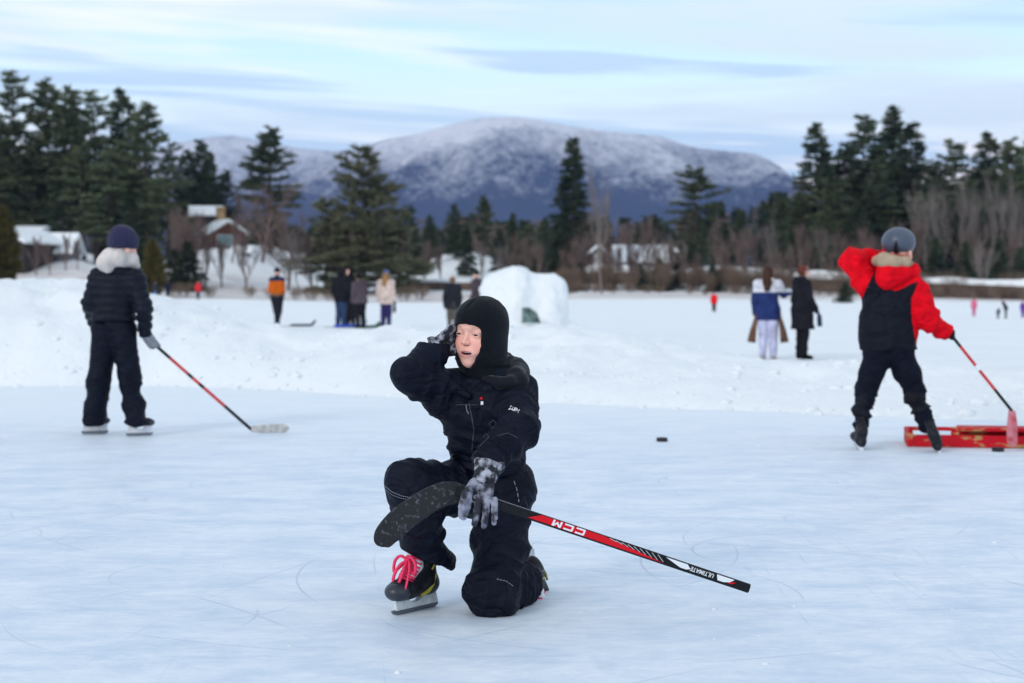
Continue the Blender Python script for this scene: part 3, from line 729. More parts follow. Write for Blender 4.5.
# =================================================================== the kneeling boy
def boy():
    root = thing('person', 'child in black balaclava and snowsuit kneeling on the ice with bright pink skate laces', 'person', P(480, 612, 5.45)*np.array([1, 1, 0]))
    Bp = P
    hipR, hipL = Bp(478, 486, 5.60), Bp(506, 488, 5.60); pel = (hipR+hipL)/2
    chest = Bp(488, 412, 5.52); shR, shL = Bp(455, 392, 5.50), Bp(512, 393, 5.53)
    neck = Bp(487, 378, 5.53); elR, waR = Bp(409, 374, 5.37), Bp(437, 350, 5.46)
    elL, waL = Bp(517, 430, 5.33), Bp(487, 466, 5.21)
    knR, anR = Bp(411, 485, 5.38), Bp(424, 560, 5.50)
    knL, anL = Bp(492, 592, 5.44), Bp(521, 582, 5.72)
    C = Bp(480, 332.5, 5.49); R = frame_from(math.radians(30), math.radians(-3), math.radians(-4))
    # ---- body: one continuous figure, the head finer
    F = SDF((-.55, 5.1, 0), (.25, 6.05, .98), .012)
    F.chain([hipR, knR, knR+(anR-knR)*.8], [.07, .05, .030], .03); F.chain([hipL, knL, anL], [.065, .05, .034], .03)
    F.cap(hipR, hipL, .065, .065); F.cap(pel, chest, .060, .075, .04); F.cap(shR, shL, .05, .05, .04); F.cap(chest, neck, .06, .04, .04)
    F.cap(neck, C+R@np.array([0, -.02, -.05]), .042, .045, .03)
    F.chain([shR, elR, elR+(waR-elR)*.8], [.045, .030, .022], .02); F.chain([shL, elL, elL+(waL-elL)*.75], [.045, .034, .022], .02)
    V1, Q1 = F.extract(); V2, Q2, col, W = head_parts(None, C, R, 1.0, .0018, ears=False)
    me = mesh_np('body', np.concatenate([V1, V2]), np.concatenate([Q1, Q2+len(V1)]), M_SKIN)
    set_tint(me, np.concatenate([np.tile(np.array((.86, .46, .365)), (len(V1), 1)), col])); body = link_mesh('body', me, root, True)
    eyes(body, W, R, look=(-.06, -.12))
    m = MB()
    pts = [W((x, .0795-10*x*x, -.0562)) for x in np.linspace(-.015, .015, 7)]; m.tube(pts, .0030, 6); m.build('teeth', M_TEETH, body, smooth=True)
    # ---- balaclava
    F = SDF(C-.21, C+.17, .003)
    e = lambda c_, r_, k=.01, mode='u': F.ell(W(c_), r_, R, k, mode)
    e((0, -.017, .029), (.080, .098, .087)); e((0, .018, -.035), (.069, .072, .083), .04); e((0, .044, -.078), (.046, .046, .040), .03); e((0, .018, .052), (.060, .078, .046), .03)
    e((0, -.045, -.05), (.064, .06, .08), .04)
    F.cap(W((0, -.02, -.07)), neck+np.array([0, .0, .0]), .062, .075, .04); F.cap(W((0, .035, -.10)), neck+np.array([-.02, -.045, -.005]), .030, .05, .03)
    q = [F.ax[0][:, None, None]-C[0], F.ax[1][None, :, None]-C[1], F.ax[2][None, None, :]-C[2]]
    lx, ly, lz = [sum(q[j]*R[j, i] for j in range(3)) for i in range(3)]
    hw_ = np.interp(lz, [-.12, -.104, -.085, -.05, 0, .018, .026, .031, .0335], [.0, .020, .033, .043, .047, .044, .038, .026, .0])
    cut = np.maximum((np.abs(lx+.001)-hw_)*.8, .012-ly).astype(np.float32); a_ = F.d; b_ = -cut; h_ = np.maximum(.006-np.abs(a_-b_), 0)/.006
    F.d = np.maximum(a_, b_)+h_*h_*.0015
    def post(V, Nn):
        q = (V-C)@R
        n = vnoise(np.stack([q[:, 0]*14, q[:, 1]*14, q[:, 2]*55], 1)); low = np.clip((-.03-q[:, 2])/.06, 0, 1); top = np.clip((q[:, 2]-.03)/.05, 0, 1)
        n2 = vnoise(np.stack([q[:, 0]*45, q[:, 1]*18, q[:, 2]*14], 1)+4)
        return V+Nn*((1-2*np.abs(n))*.0045*low+(1-2*np.abs(n2))*.0016*top)[:, None]
    bal = sdf_obj('balaclava', F, M_BAL, root, post=post)
    # ---- jacket
    F = SDF((-.52, 5.05, .38), (.22, 5.80, .86), .005)
    F.chain([pel+np.array([-.03, 0, .03]), chest+np.array([-.055, 0, 0]), shR], [.086, .084, .060], .04)
    F.chain([pel+np.array([.030, 0, .03]), chest+np.array([.050, 0, 0]), shL], [.082, .082, .060], .04)
    F.cap(pel+np.array([0, -.02, .04]), chest+np.array([0, -.025, .02]), .090, .095, .04)
    F.cap(shR, shL, .064, .066, .05); F.cap(chest, neck, .085, .066, .05)
    F.chain([shR, (shR+elR)/2+np.array([0, 0, .006]), elR, (elR+waR)/2, waR-(waR-elR)*.04], [.066, .052, .040, .048, .049], .02)
    F.cap(P(412, 383, 5.39), P(456, 412, 5.50), .038, .052, .04); F.ell(elR+np.array([-.018, 0, .004]), (.030, .042, .036), k=.03)
    F.chain([shL, (shL+elL)/2, elL, (elL+waL)/2+np.array([0, 0, .008]), waL], [.072, .066, .056, .052, .046], .022)
    F.ell(elL+np.array([.014, 0, .014]), (.046, .05, .046), k=.03)
    F.ell(Bp(457, 448, 5.53), (.035, .06, .03), k=.02)        # cloth bunching at the waist
    F.plane(Bp(490, 478, 5.5), (0.05, .1, -1), .015)
    segs = [(pel, chest, .13, 19, .010), (shR, elR, .085, 20, .006), (elR, waR, .07, 28, .006), (shL, elL, .09, 20, .010), (elL, waL, .075, 26, .010), (shR, shL, .08, 12, .006)]
    def jp(V, Nn):
        # crease from shoulder to armpit, front placket
        return folds(V, Nn, segs, 2)
    jk = sdf_obj('jacket', F, M_NAVY, root, post=jp)
    # collar, turned down at the chin
    F = SDF(neck-.15, neck+.14, .004)
    F.chain([neck+np.array([-.060, -.020, .012]), neck+np.array([-.045, -.075, -.012]), neck+np.array([.0, -.095, -.030]), neck+np.array([.05, -.07, -.012]), neck+np.array([.075, -.01, .015]), neck+np.array([.05, .05, .02])], [.018, .020, .018, .020, .024, .024], .02)
    F.chain([Bp(445, 379, 5.44), Bp(455, 388, 5.41), Bp(468, 396, 5.41)], [.010, .016, .012], .012)
    V, Q = F.extract(); sdf_obj('collar', F, M_NAVY, jk, segs=[(neck+np.array([-.08, 0, 0]), neck+np.array([.08, 0, 0]), .1, 22, .005)], seed=4)
    # hood lying behind the neck
    F = SDF(neck-.20, neck+.24, .0045)
    F.chain([P(480, 374, 5.64), P(502, 368, 5.64), P(514, 370, 5.58), P(518, 379, 5.49)], [.032, .040, .040, .030], .04)
    F.chain([P(518, 379, 5.49), P(509, 382, 5.45), P(496, 382, 5.435), P(484, 378, 5.44)], [.026, .017, .013, .010], .03)
    F.ell(P(507, 372, 5.56), (.054, .075, .032), k=.04)
    sdf_obj('hood', F, M_HOOD, jk, segs=[(neck+np.array([.0, .09, 0]), neck+np.array([.1, -.05, 0]), .12, 24, .006)], seed=5)
    # zip, pull, pocket lines and badges are laid onto the jacket by ray casting from in front
    def on(o, px, py, lift=.002, Y0=4.6):
        a = np.array([0, 0, CZ]); d = unit(P(px, py, 5.)-a); st = a+d*3.0; loc = Vector([-v for v in o.location]) if False else None
        wl = o_world(o); hit, p, n, i = o.ray_cast(Vector(st-wl), Vector(d))
        if not hit: return P(px, py, 5.4), np.array([0, -1., 0])
        return np.array(p)+wl-d*lift, np.array(n)
    def o_world(o):
        w_ = np.zeros(3); q = o
        while q is not None: w_ += np.array(q.location); q = q.parent
        return w_
    def line_on(name, o, pix, r, material, dash=None, lift=.001):
        pts = []
        for i in range(len(pix)-1):
            n = max(2, int(np.hypot(pix[i+1][0]-pix[i][0], pix[i+1][1]-pix[i][1])/1.0))
            for t in np.arange(n)/n: pts.append((pix[i][0]+(pix[i+1][0]-pix[i][0])*t, pix[i][1]+(pix[i+1][1]-pix[i][1])*t))
        pts.append(pix[-1]); W3 = [on(o, *p, lift=lift)[0] for p in pts]; m = MB()
        if dash:
            for i in range(0, len(W3)-1, dash): m.tube(W3[i:i+max(2, int(dash*.75)+1)], r, 5)
        else: m.tube(W3, r, 5)
        return m.build(name, material, o, smooth=True)
    line_on('zip', jk, [(469, 403), (472, 418), (474, 430), (472, 450)], .0022, mat('zip_tape', (.035, .04, .055), .5))
    line_on('pocket_zip', jk, [(456, 405), (466, 404.5), (478, 405)], .0011, mat('zip_line', (.05, .055, .07), .5))
    line_on('zip_pull', jk, [(466, 405), (467, 411), (469, 414)], .0018, M_ZIP, lift=.004)
    for px_, py_, m_, hgt in ((481.2, 398.3, M_RED, .007), (482, 403.5, M_PRINTW, .014)):
        c0, n0 = on(jk, px_, py_, .002); m = MB(); m.box((-.004, -.001, -hgt/2), (.004, .001, hgt/2), c=c0); m.build('badge', m_, jk)
    # sleeve lettering
    a, n = on(jk, 508, 406); b, _ = on(jk, 521, 412); c0, _ = on(jk, 514.5, 409.3, .013); x = unit(P(521, 412, 5.4)-P(508, 406, 5.4)); n = unit(-unit(c0-np.array([0, 0, CZ]))); z = unit(n-x*(n@x)); y = np.cross(z, x)
    text_obj('sleeve_lettering', 'J.LEN', .0150, mat4(c0, x, y, z), jk, M_PRINTW, bold=.0006, sx=.95, ext=0); drape(COL.objects[-1], jk, .0016)
    mr_ = mat('sleeve_reflection', (.04, .052, .08), .5)  # pale lines painted for reflections in the sleeve pattern; same tone on the seam
    line_on('sleeve_reflection', jk, [(489, 424), (493, 420), (497, 424), (492, 428), (489, 424)], .0014, mr_)
    line_on('sleeve_reflection', jk, [(483, 438), (486, 433), (489, 437), (485, 441), (480, 446)], .0014, mr_)
    line_on('sleeve_seam', jk, [(497, 436), (508, 433), (518, 438)], .0012, mr_)
    # ---- trousers
    F = SDF((-.50, 5.15, -.02), (.20, 5.98, .56), .005)
    kR = knR+np.array([.0, .01, .0])
    F.cap(hipR, hipL, .090, .084, .03); F.cap(pel, pel+np.array([0, -.01, .08]), .09, .085, .04)
    F.chain([hipR, (hipR+kR)/2+np.array([.0, 0, -.010]), kR], [.090, .080, .072], .03)
    F.ell(kR+np.array([-.006, -.010, .003]), (.074, .072, .074), k=.03)
    F.chain([kR, (kR+anR)/2, anR+np.array([.006, .0, .018])], [.070, .070, .067], .03)
    F.cap(anR+np.array([.006, .0, .018]), anR+np.array([.026, .005, -.004]), .070, .072, .02)
    F.chain([hipL, (hipL+knL)/2+np.array([.006, 0, 0]), knL], [.090, .083, .084], .03)
    F.ell(knL+np.array([.0, -.01, -.008]), (.086, .08, .078), k=.03)
    F.chain([knL, (knL+anL)/2+np.array([.01, 0, .0]), anL+np.array([.0, 0, .0])], [.076, .074, .062], .03)
    F.plane(anR+np.array([.006, 0, -.018]), (-.30, .2, -1), .006) if False else None
    cutR = SDF  # the hem of the raised leg is cut square to the shin
    d = F.d; X, Y, Z = F.ax[0][:, None, None], F.ax[1][None, :, None], F.ax[2][None, None, :]
    hem = anR+np.array([.0, 0, .012]); nn = unit(unit(anR-knR)+np.array([-.55, -.40, 0])); pl = (X-hem[0])*nn[0]+(Y-hem[1])*nn[1]+(Z-hem[2])*nn[2]
    reg = (X < -.19)&(Y < 5.72)&(Z < .30); F.d = np.where(reg, np.maximum(d, pl.astype(np.float32)), d)
    F.ell(anR+np.array([0, -.005, -.02]), (.048, .05, .05), k=.006, mode='s')
    F.plane(np.array([0, 0, .002]), (0, 0, -1), .01)
    segs = [(hipR, knR, .10, 17, .009), (knR, anR, .085, 18, .010), (hipL, knL, .11, 16, .009), (knL, anL, .1, 24, .012), (pel, chest, .12, 18, .008)]
    def tp(V, Nn):
        V = folds(V, Nn, segs, 6); V[:, 2] = np.maximum(V[:, 2], .001); return V
    tr = sdf_obj('snow_pants', F, M_NAVY, root, post=tp)
    line_on('knee_stitching', tr, [(385, 486), (392, 492), (402, 496), (416, 498.5)], .0009, M_STITCH, dash=2)
    line_on('knee_stitching', tr, [(385, 489), (392, 495), (402, 498.5), (414, 500)], .0007, M_STITCH, dash=2)
    line_on('knee_stitching', tr, [(497, 579), (506, 581), (513, 586)], .0009, M_STITCH, dash=3)
    line_on('pocket_piping', tr, [(514, 481), (517, 490), (519, 502)], .0009, M_STITCH, dash=6)
    # snow kicked onto the kneeling knee
    # ---- gloves
    # resting hand: back of the hand to the camera, fingers draped over the stick
    F = SDF(P(478, 495, 5.18)-.13, P(478, 495, 5.18)+.13, .0025)
    pa, pb = P(485, 474, 5.175), P(481, 499, 5.135)
    across = unit(P(495, 500, 5.15)-P(466, 497, 5.15))
    for t in (-.021, -.007, .007, .021): F.cap(pa+across*t*.8, pb+across*t*1.15, .0155, .0135, .010)
    kn = [P(x_, y_, 5.126) for x_, y_ in ((469.5, 500), (478, 503), (486.5, 504), (494.5, 500))]
    glove_fingers(F, kn, [(-.30, -.05, -1), (-.16, -.05, -1), (-.08, -.05, -1), (.02, -.05, -1)], [.058, .066, .070, .072], .0108, (-.1, .6, 0), k=.0035, curl=.30)
    F.chain([P(474, 483, 5.15), P(466, 495, 5.115), P(463, 506, 5.112), P(461.5, 515, 5.13)], [.016, .014, .0125, .0105], .008)
    def gp(V, Nn): return V+Nn*(vnoise(V*90)*.0016+vnoise(V*40)*.0016)[:, None]
    g = sdf_obj('glove', F, M_GLOVE_WHITE, root, post=gp); g['label'] = 'dark knit glove caked white with snow, resting on the stick'
    F = SDF(waL-.12, waL+.12, .003)
    F.cap(P(489, 463, 5.19), P(485.5, 476, 5.165), .046, .036, .01); F.plane(P(489, 461, 5.2), (.2, .2, 1), .004)
    sdf_obj('cuff', F, M_GLOVE_SNOW, g, segs=[(P(489, 463, 5.2), P(485, 478, 5.17), .08, 60, .0025)], seed=8)
    # raised hand at the side of the head
    F = SDF(P(448, 342, 5.46)-.15, P(448, 342, 5.46)+.15, .0025)
    a = P(437, 349, 5.462); b = P(448, 344, 5.462); up = unit(P(446, 330, 5.46)-P(450, 350, 5.46))
    for t in (-.024, -.008, .008, .024): F.cap(a+up*t*.9, b+up*t*1.1, .0165, .0150, .012)
    kn = [b+up*t for t in (-.027, -.009, .009, .027)]
    glove_fingers(F, [k_+np.array([.006, 0, .0]) for k_ in kn], [(1, .22, .05), (1, .2, .1), (1, .18, .18), (.9, .1, .38)], [.055, .064, .062, .052], .0125, (0, 1, 0), k=.006, curl=.45)
    F.chain([a+up*.02, P(445, 335, 5.44), P(451, 329, 5.44), P(456, 327, 5.455)], [.016, .0145, .013, .0115], .008)
    g = sdf_obj('glove', F, M_GLOVE_SNOW, root, post=gp); g['label'] = 'dark knit glove flecked with snow, held against the head'
    F = SDF(waR-.12, waR+.13, .003); F.cap(waR-(b-a)*.25, waR+(b-a)*.45, .047, .040, .01)
    F.plane(waR-(b-a)*.35, -(b-a), .004); F.plane(waR+(b-a)*.5, (b-a), .004)
    sdf_obj('cuff', F, M_GLOVE_SNOW, g, segs=[(waR, b, .08, 60, .003)], seed=9)
    # ---- skates
    toe = P(392, 616.5, 5.385); heel = P(437, 606, 5.566); toe[2] = heel[2] = 0; fwd = unit(toe-heel); side = np.cross(fwd, [0, 0, 1.])
    Rr = np.stack([side, fwd, [0, 0, 1.]], 1); sk = thing('skate', None, None); del_props(sk); sk.parent = root; sk.location = Vector((toe+heel)/2)-root.location
    build_skate(sk, (toe+heel)/2, Rr, s=1.03, shaft=.12)
    # trailing skate: standing on its toe, sole turned away from the camera
    upv = unit((-.05, -.90, -.30)); fw = unit((.16, .32, -.80)); sd_ = unit(np.cross(fw, upv)); upv = np.cross(sd_, fw)
    base = P(531, 544, 5.87)+fw*.105; sk = thing('skate', None, None); del_props(sk); sk.parent = root; sk.location = Vector(base)-root.location
    build_skate(sk, base, np.stack([sd_, fw, upv], 1), s=.90, shaft=.04, bow=False)
    m = MB()
    k0 = P(539, 601, 5.70)
    m.tube([k0+np.array(v) for v in ((-.02, 0, 0), (.0, -.01, .012), (.010, -.01, .010), (.010, -.01, -.002), (-.004, 0, -.006))], .0032, 6)
    m.tube([k0+np.array(v) for v in ((-.02, 0, -.01), (-.005, -.01, -.014), (.012, -.01, -.022))], .0030, 6)
    m.build('loose_lace', M_PINK, sk, smooth=True)
    return jk, tr
def del_props(o):
    for k_ in ('label', 'category'):
        if k_ in o: del o[k_]
boy()

# ------------------------------------------------------------------ the boy's stick
def boy_stick():
    root = thing('hockey_stick', 'red and black hockey stick with black taped blade across the kneeling child\'s knee', 'hockey stick', P(620, 540, 5.25))
    A, Bm, E = P(457, 491.5, 5.135), P(500, 505, 5.150), P(749, 588.5, 5.32)
    ax = unit(E-Bm); vw = unit((A+E)/2-np.array([0, 0, CZ])); wid = unit(np.cross(vw, ax)); wid = wid if wid[2] > 0 else -wid; nor = unit(np.cross(ax, wid)); nor = nor if nor[1] < 0 else -nor
    L_ = np.linalg.norm(E-Bm)
    def at(u, w_, n_=0): return Bm+ax*u+wid*w_+nor*n_
    hw, ht = .0145, .0095
    m = MB(); sec = [(-hw+.003, -ht), (hw-.003, -ht), (hw, -ht+.003), (hw, ht-.003), (hw-.003, ht), (-hw+.003, ht), (-hw, ht-.003), (-hw, -ht+.003)]
    V = []; st = [-.14, -.06, 0, L_-.003, L_]; sc = [1.05, 1.05, 1.0, 1.0, .8]
    for u, q in zip(st, sc):
        for a_, b_ in sec: V.append(at(u, a_*q, b_*q))
    Fc = [tuple(range(8)), tuple(len(V)-8+k for k in range(8))[::-1]]+[(i*8+k, i*8+8+k, i*8+8+(k+1) % 8, i*8+(k+1) % 8) for i in range(len(st)-1) for k in range(8)]
    m.raw(V, Fc); sh = m.build('shaft', M_BLACKP, root)
    def patch(name, poly, material, lift=.0006):
        m = MB(); n = len(poly); V = [at(u, w_, ht+lift) for u, w_ in poly]+[at(u, w_, ht-.001) for u, w_ in poly]
        m.raw(V, [tuple(range(n)), tuple(range(n, 2*n))[::-1]]+[(i, n+i, n+(i+1) % n, (i+1) % n) for i in range(n)]); return m.build(name, material, sh)
    px = L_/np.hypot(249, 83)                       # metres per pixel along the shaft
    U = lambda x: (x-500)/249*L_
    b0 = -.0095
    patch('red_band', [(U(527), b0+.001), (U(539), .011), (U(600), .011), (U(662), b0-.000), (U(600), b0)], M_RED)
    patch('white_band', [(U(662), .0105), (U(684), .0105), (U(688), -.001), (U(684), -.006), (U(678), -.006)], M_PRINTW)
    patch('white_band', [(U(714), .0105), (U(732), .0105), (U(728), -.001), (U(722), -.0065), (U(716), -.0065)], M_PRINTW)
    patch('red_mark', [(U(729), .001), (U(734), .0045), (U(731), -.0035), (U(726), -.0065)], M_RED, .0010)
    for i in range(9):
        u = 606+i*6.0; m = MB(); lo_ = .0095-.0018*i
        m.tube([at(U(u), .0100, ht+.0006), at(U(u+7), max(-.006, lo_-.003), ht+.0006)], .0007, 4); m.build('chevron', M_PRINTW, sh)
    # writing reads from the butt end: upside down in the picture
    X_ = -ax; Z_ = nor; Y_ = np.cross(Z_, X_)
    # three block letters, each its own outline: two squared Cs and an M, 13 mm high and wider than tall
    lh, lw, sw_ = .0190, .0300, .0050
    def glyph(kind, u0):
        a, b, c2, d2_ = 0, lw, -lh/2, lh/2
        if kind == 'C': polys = [[(a, c2+.002), (a+.002, c2), (b, c2), (b, c2+sw_), (a+.006, c2+sw_), (a+.006, d2_-sw_), (b, d2_-sw_), (b, d2_), (a+.002, d2_), (a, d2_-.002)]]
        else: polys = [[(a, c2), (a+.0062, c2), (a+.0062, d2_-.006), (b/2, c2+.003), (b-.0062, d2_-.006), (b-.0062, c2), (b, c2), (b, d2_), (b-.0075, d2_), (b/2, c2+.0105), (a+.0075, d2_), (a, d2_)]]
        m = MB()
        for pl in polys:
            n = len(pl); sl = .12; V = []
            for lift in (ht+.0012, ht):
                for x_, y_ in pl: V.append(at(u0-(x_+y_*sl), .0012-y_, lift))
            m.raw(V, [tuple(range(n)), tuple(range(n, 2*n))[::-1]]+[(q, n+q, n+(q+1) % n, (q+1) % n) for q in range(n)])
        m.build('letter', M_PRINTW, sh)
    for q, ch in enumerate('CCM'): glyph(ch, U(582)-q*.0385)
    text_obj('model_lettering', 'ULTIMATE', .0190, mat4(at(U(700), .0018, ht+.0012), X_, Y_, Z_), sh, M_PRINTW, bold=.0002, sx=.92, shear=.25)
    m = MB(); m.tube([at(-.08, hw-.0005, ht-.001), at(L_*.45, hw-.0005, ht-.001)], .0008, 4); m.build('edge_line', mat('pale_edge', (.30, .30, .32), .6), sh)  # paler line along the upper edge of the shaft
    # blade, outline followed along a centre line
    cl = [(472, 495.5, 6.5), (462, 494, 9.5), (452, 493.0, 11.6), (441, 495, 12.5), (428, 501, 13.0), (415, 509.5, 13.3), (402, 519, 13.5), (393, 528, 13.3), (387, 534, 12.2), (383, 540, 10.6), (380.5, 544, 7.6), (379.5, 546.4, 2.5)]
    ys = np.interp(np.arange(len(cl)), [0, 5, len(cl)-1], [5.138, 5.10, 5.055])
    ys = list(ys); cs = spline([(a, b, w_, y_) for (a, b, w_), y_ in zip(cl, ys)], 4)
    cl = [(q[0], q[1], max(q[2], .8)) for q in cs]; ys = [q[3] for q in cs]; cpx = np.array([(a, b) for a, b, _ in cl], float); V = []; th = .004
    for i in range(len(cl)):
        t = cpx[min(i+1, len(cl)-1)]-cpx[max(i-1, 0)]; t /= np.linalg.norm(t); n = np.array([t[1], -t[0]]); n = n if n[1] < 0 else -n
        for sgn, off in ((1, 0), (.86, -th), (-.86, -th), (-1, 0), (-.86, th), (.86, th)):
            p = cpx[i]+n*cl[i][2]*sgn; V.append(P(p[0], p[1], ys[i]+off))
    k = 6; Fc = [tuple(range(k)), tuple(len(V)-k+j for j in range(k))[::-1]]+[(i*k+j, (i+1)*k+j, (i+1)*k+(j+1) % k, i*k+(j+1) % k) for i in range(len(cl)-1) for j in range(k)]
    m = MB(); m.raw(V, Fc); m.build('blade', M_TAPE, root)
boy_stick()

# =================================================================== the two older children and the people further off
def on_body(J, h, opts, lo, hi, tone=(.80, .48, .38)):
    F = SDF(lo, hi, h); s = J['s']
    F.chain([J['hipR'], J['knR'], J['anR'], J['anR']*.6+J['toeR']*.4], [.050*s, .034*s, .020*s, .014*s], .02)
    F.chain([J['hipL'], J['knL'], J['anL'], J['anL']*.6+J['toeL']*.4], [.050*s, .034*s, .020*s, .014*s], .02)
    F.cap(J['hipR'], J['hipL'], .052*s, .052*s, .03); F.cap(J['pel'], J['chest'], .058*s, .068*s, .04)
    F.cap(J['shR'], J['shL'], .036*s, .036*s, .03); F.cap(J['chest'], J['neck'], .04*s, .03*s, .03); F.cap(J['neck'], J['head'], .031*s, .030*s, .01)
    for q in 'RL': F.chain([J['sh'+q], J['el'+q], J['wa'+q], J['ha'+q]], [.032*s, .025*s, .017*s, .016*s], .015)
    return F

def joints(H, X, Y, z0, yaw, lean=0, **ov):
    """standing figure; local x to its right, y forward, z up, all as fractions of the height"""
    L0 = dict(hipR=(.05, 0, .50), hipL=(-.05, 0, .50), knR=(.052, .01, .275), knL=(-.052, .01, .275), anR=(.055, -.01, .045), anL=(-.055, -.01, .045),
              toeR=(.062, .075, .018), toeL=(-.062, .075, .018), pel=(0, 0, .53), chest=(0, .005, .74), neck=(0, .005, .845), head=(0, .02, .925),
              shR=(.105, 0, .80), shL=(-.105, 0, .80), elR=(.135, -.02, .62), elL=(-.135, -.02, .62), waR=(.135, .045, .49), waL=(-.135, .045, .49), haR=(.130, .065, .45), haL=(-.130, .065, .45))
    L0.update(ov); f = np.array([math.sin(yaw), math.cos(yaw), 0]); rt = np.array([math.cos(yaw), -math.sin(yaw), 0])
    J = {}
    for k, v in L0.items():
        v = np.array(v, float)*H
        if lean and v[2] > .5*H: v = v+np.array([0, (v[2]-.5*H)*lean, 0])
        J[k] = np.array([X, Y, z0])+rt*v[0]+f*v[1]+np.array([0, 0, v[2]])
    J['s'] = H; J['f'] = f; J['r'] = rt; return J

MC = {}
def cloth(name, col, rough=.8, **k):
    key = (name, col)
    if key not in MC: MC[key] = mat(name, col, rough, noise=.25, scale=8, bump=.5, bscale=12, bdist=.03, sheen=.0, spec=.1, **k)
    return MC[key]
SKIN2 = mat('skin_plain', (.74, .42, .32), .55, noise=.08, scale=20)

def figure(label, J, coat, coat_col, leg_col, hat=None, hat_col=(.02, .02, .03), hair=None, hair_col=(.05, .03, .02), hem=.42, flare=1.0, group=None, h=None, boots=(.03, .025, .02),
           band=None, extra=None, hood=None, gloves=None):
    s = J['s']; h = h or max(.014, s*.010); base = (J['anR']+J['anL'])/2
    root = thing('person', label, 'person', (base[0], base[1], min(J['toeR'][2], J['toeL'][2])-.018*s), group)
    al = np.array([v for k, v in J.items() if k not in ('s', 'f', 'r')]); lo = al.min(0)-.14*s; hi = al.max(0)+.14*s
    F = on_body(J, h, None, lo, hi); hc = J['head']; f = J['f']; R = np.stack([J['r'], f, [0, 0, 1.]], 1)
    F.ell(hc+np.array([0, 0, .008*s]), np.array([.046, .056, .060])*s, R, .01); F.ell(hc+f*.02*s-np.array([0, 0, .025*s]), np.array([.034, .036, .042])*s, R, .02)
    F.cap(hc+f*.052*s, hc+f*.062*s-np.array([0, 0, .015*s]), .007*s, .010*s, .01)
    for q in (-1, 1): F.ell(hc+J['r']*q*.046*s, np.array([.007, .012, .018])*s, R, .005)
    sdf_obj('body', F, SKIN2, root)
    # trousers
    F = SDF(lo, hi, h)
    for q in 'RL': F.chain([J['hip'+q], J['kn'+q], J['an'+q]+np.array([0, 0, .010*s])], [.064*s, .049*s, .040*s], .02)
    F.cap(J['hipR'], J['hipL'], .064*s, .064*s, .03); F.cap(J['pel'], J['pel']+np.array([0, 0, .06*s]), .07*s, .065*s, .03)
    seg = [(J['hip'+q], J['kn'+q], .07*s, 9/s, .0035*s) for q in 'RL']+[(J['kn'+q], J['an'+q], .06*s, 11/s, .004*s) for q in 'RL']
    sdf_obj('trousers', F, cloth('trousers', leg_col), root, segs=seg, seed=int(J['pel'][0]*7) % 50)
    # boots
    for q in 'RL':
        F = SDF(J['an'+q]-.12*s, J['an'+q]+.12*s, h*.7)
        F.chain([J['an'+q]+np.array([0, 0, .03*s]), J['an'+q]-np.array([0, 0, .012*s]), J['toe'+q]], [.034*s, .032*s, .024*s], .01); F.plane(np.array([0, 0, min(J['toeR'][2], J['toeL'][2])-.018*s]), (0, 0, -1), .004)
        sdf_obj('boot', F, cloth('boots', boots), root)
    # coat
    F = SDF(lo, hi, h); d2 = np.array([0, 0, 1.])
    hz_ = base[2]+(hem-.045)*s
    for q, sg in (('R', 1), ('L', -1)):
        sh_in = J['chest']+(J['sh'+q]-J['chest'])*.62; hp = J['hip'+q]+np.array([0, 0, .03*s])
        F.chain([hp, J['pel']+J['r']*sg*.035*s+d2*.06*s, sh_in], [.074*s*flare, .066*s, .056*s], .04)
        if hem < .46: F.cap(hp, J['kn'+q]*.3+J['hip'+q]*.7 if hem > .36 else J['kn'+q], .074*s*flare, (.078 if hem > .36 else .096)*s*flare, .06)
        F.chain([J['sh'+q], J['el'+q], J['wa'+q]], [.052*s, .044*s, .036*s], .02)
    F.cap(J['pel'], J['chest'], .070*s, .080*s, .04); F.cap(J['shR'], J['shL'], .052*s, .052*s, .03); F.cap(J['chest'], J['neck'], .06*s, .046*s, .03)
    F.plane(np.array([0, 0, hz_]), (0, 0, -1), .01) if hem >= .2 and abs(J['pel'][2]-hz_) > 0 and J['waR'][2] > hz_ and J['waL'][2] > hz_ else None
    seg = [(J['pel'], J['chest'], .12*s, 9/s, .0045*s)]+[(J['sh'+q], J['el'+q], .06*s, 12/s, .0035*s) for q in 'RL']+[(J['el'+q], J['wa'+q], .05*s, 14/s, .0035*s) for q in 'RL']
    V, Q = F.extract(); V = folds(V, vnormals(V, Q), seg, int(J['pel'][1]) % 40)
    me = mesh_np(coat, V, Q, cloth(coat, coat_col))
    if band:                                     # a block of another colour across the coat: (from, to, colour) as fractions of the height
        for i, (b0, b1, bc) in enumerate(band):
            me.materials.append(cloth(coat, bc)); zc = V[Q].mean(1)[:, 2]; mi = np.zeros(len(Q), np.int32) if i == 0 else mi
            mi[(zc > base[2]+(b0-.045)*s) & (zc < base[2]+(b1-.045)*s)] = i+1
        me.polygons.foreach_set('material_index', mi)
    link_mesh(coat, me, root, True)
    for q in 'RL':
        if gloves is not False:
            F = SDF(J['ha'+q]-.08*s, J['ha'+q]+.08*s, h*.6); F.chain([J['wa'+q], J['ha'+q]], [.024*s, .027*s], .01)
            dd = unit(J['ha'+q]-J['wa'+q])
            for t in (-.016, -.005, .006, .016): F.cap(J['ha'+q]+J['r']*t*s*.9, J['ha'+q]+J['r']*t*s+dd*.035*s, .009*s, .007*s, .004)
            F.cap(J['ha'+q], J['ha'+q]+f*.02*s+dd*.02*s, .010*s, .008*s, .004)
            sdf_obj('glove', F, cloth('gloves', gloves or (.02, .02, .025)), root)
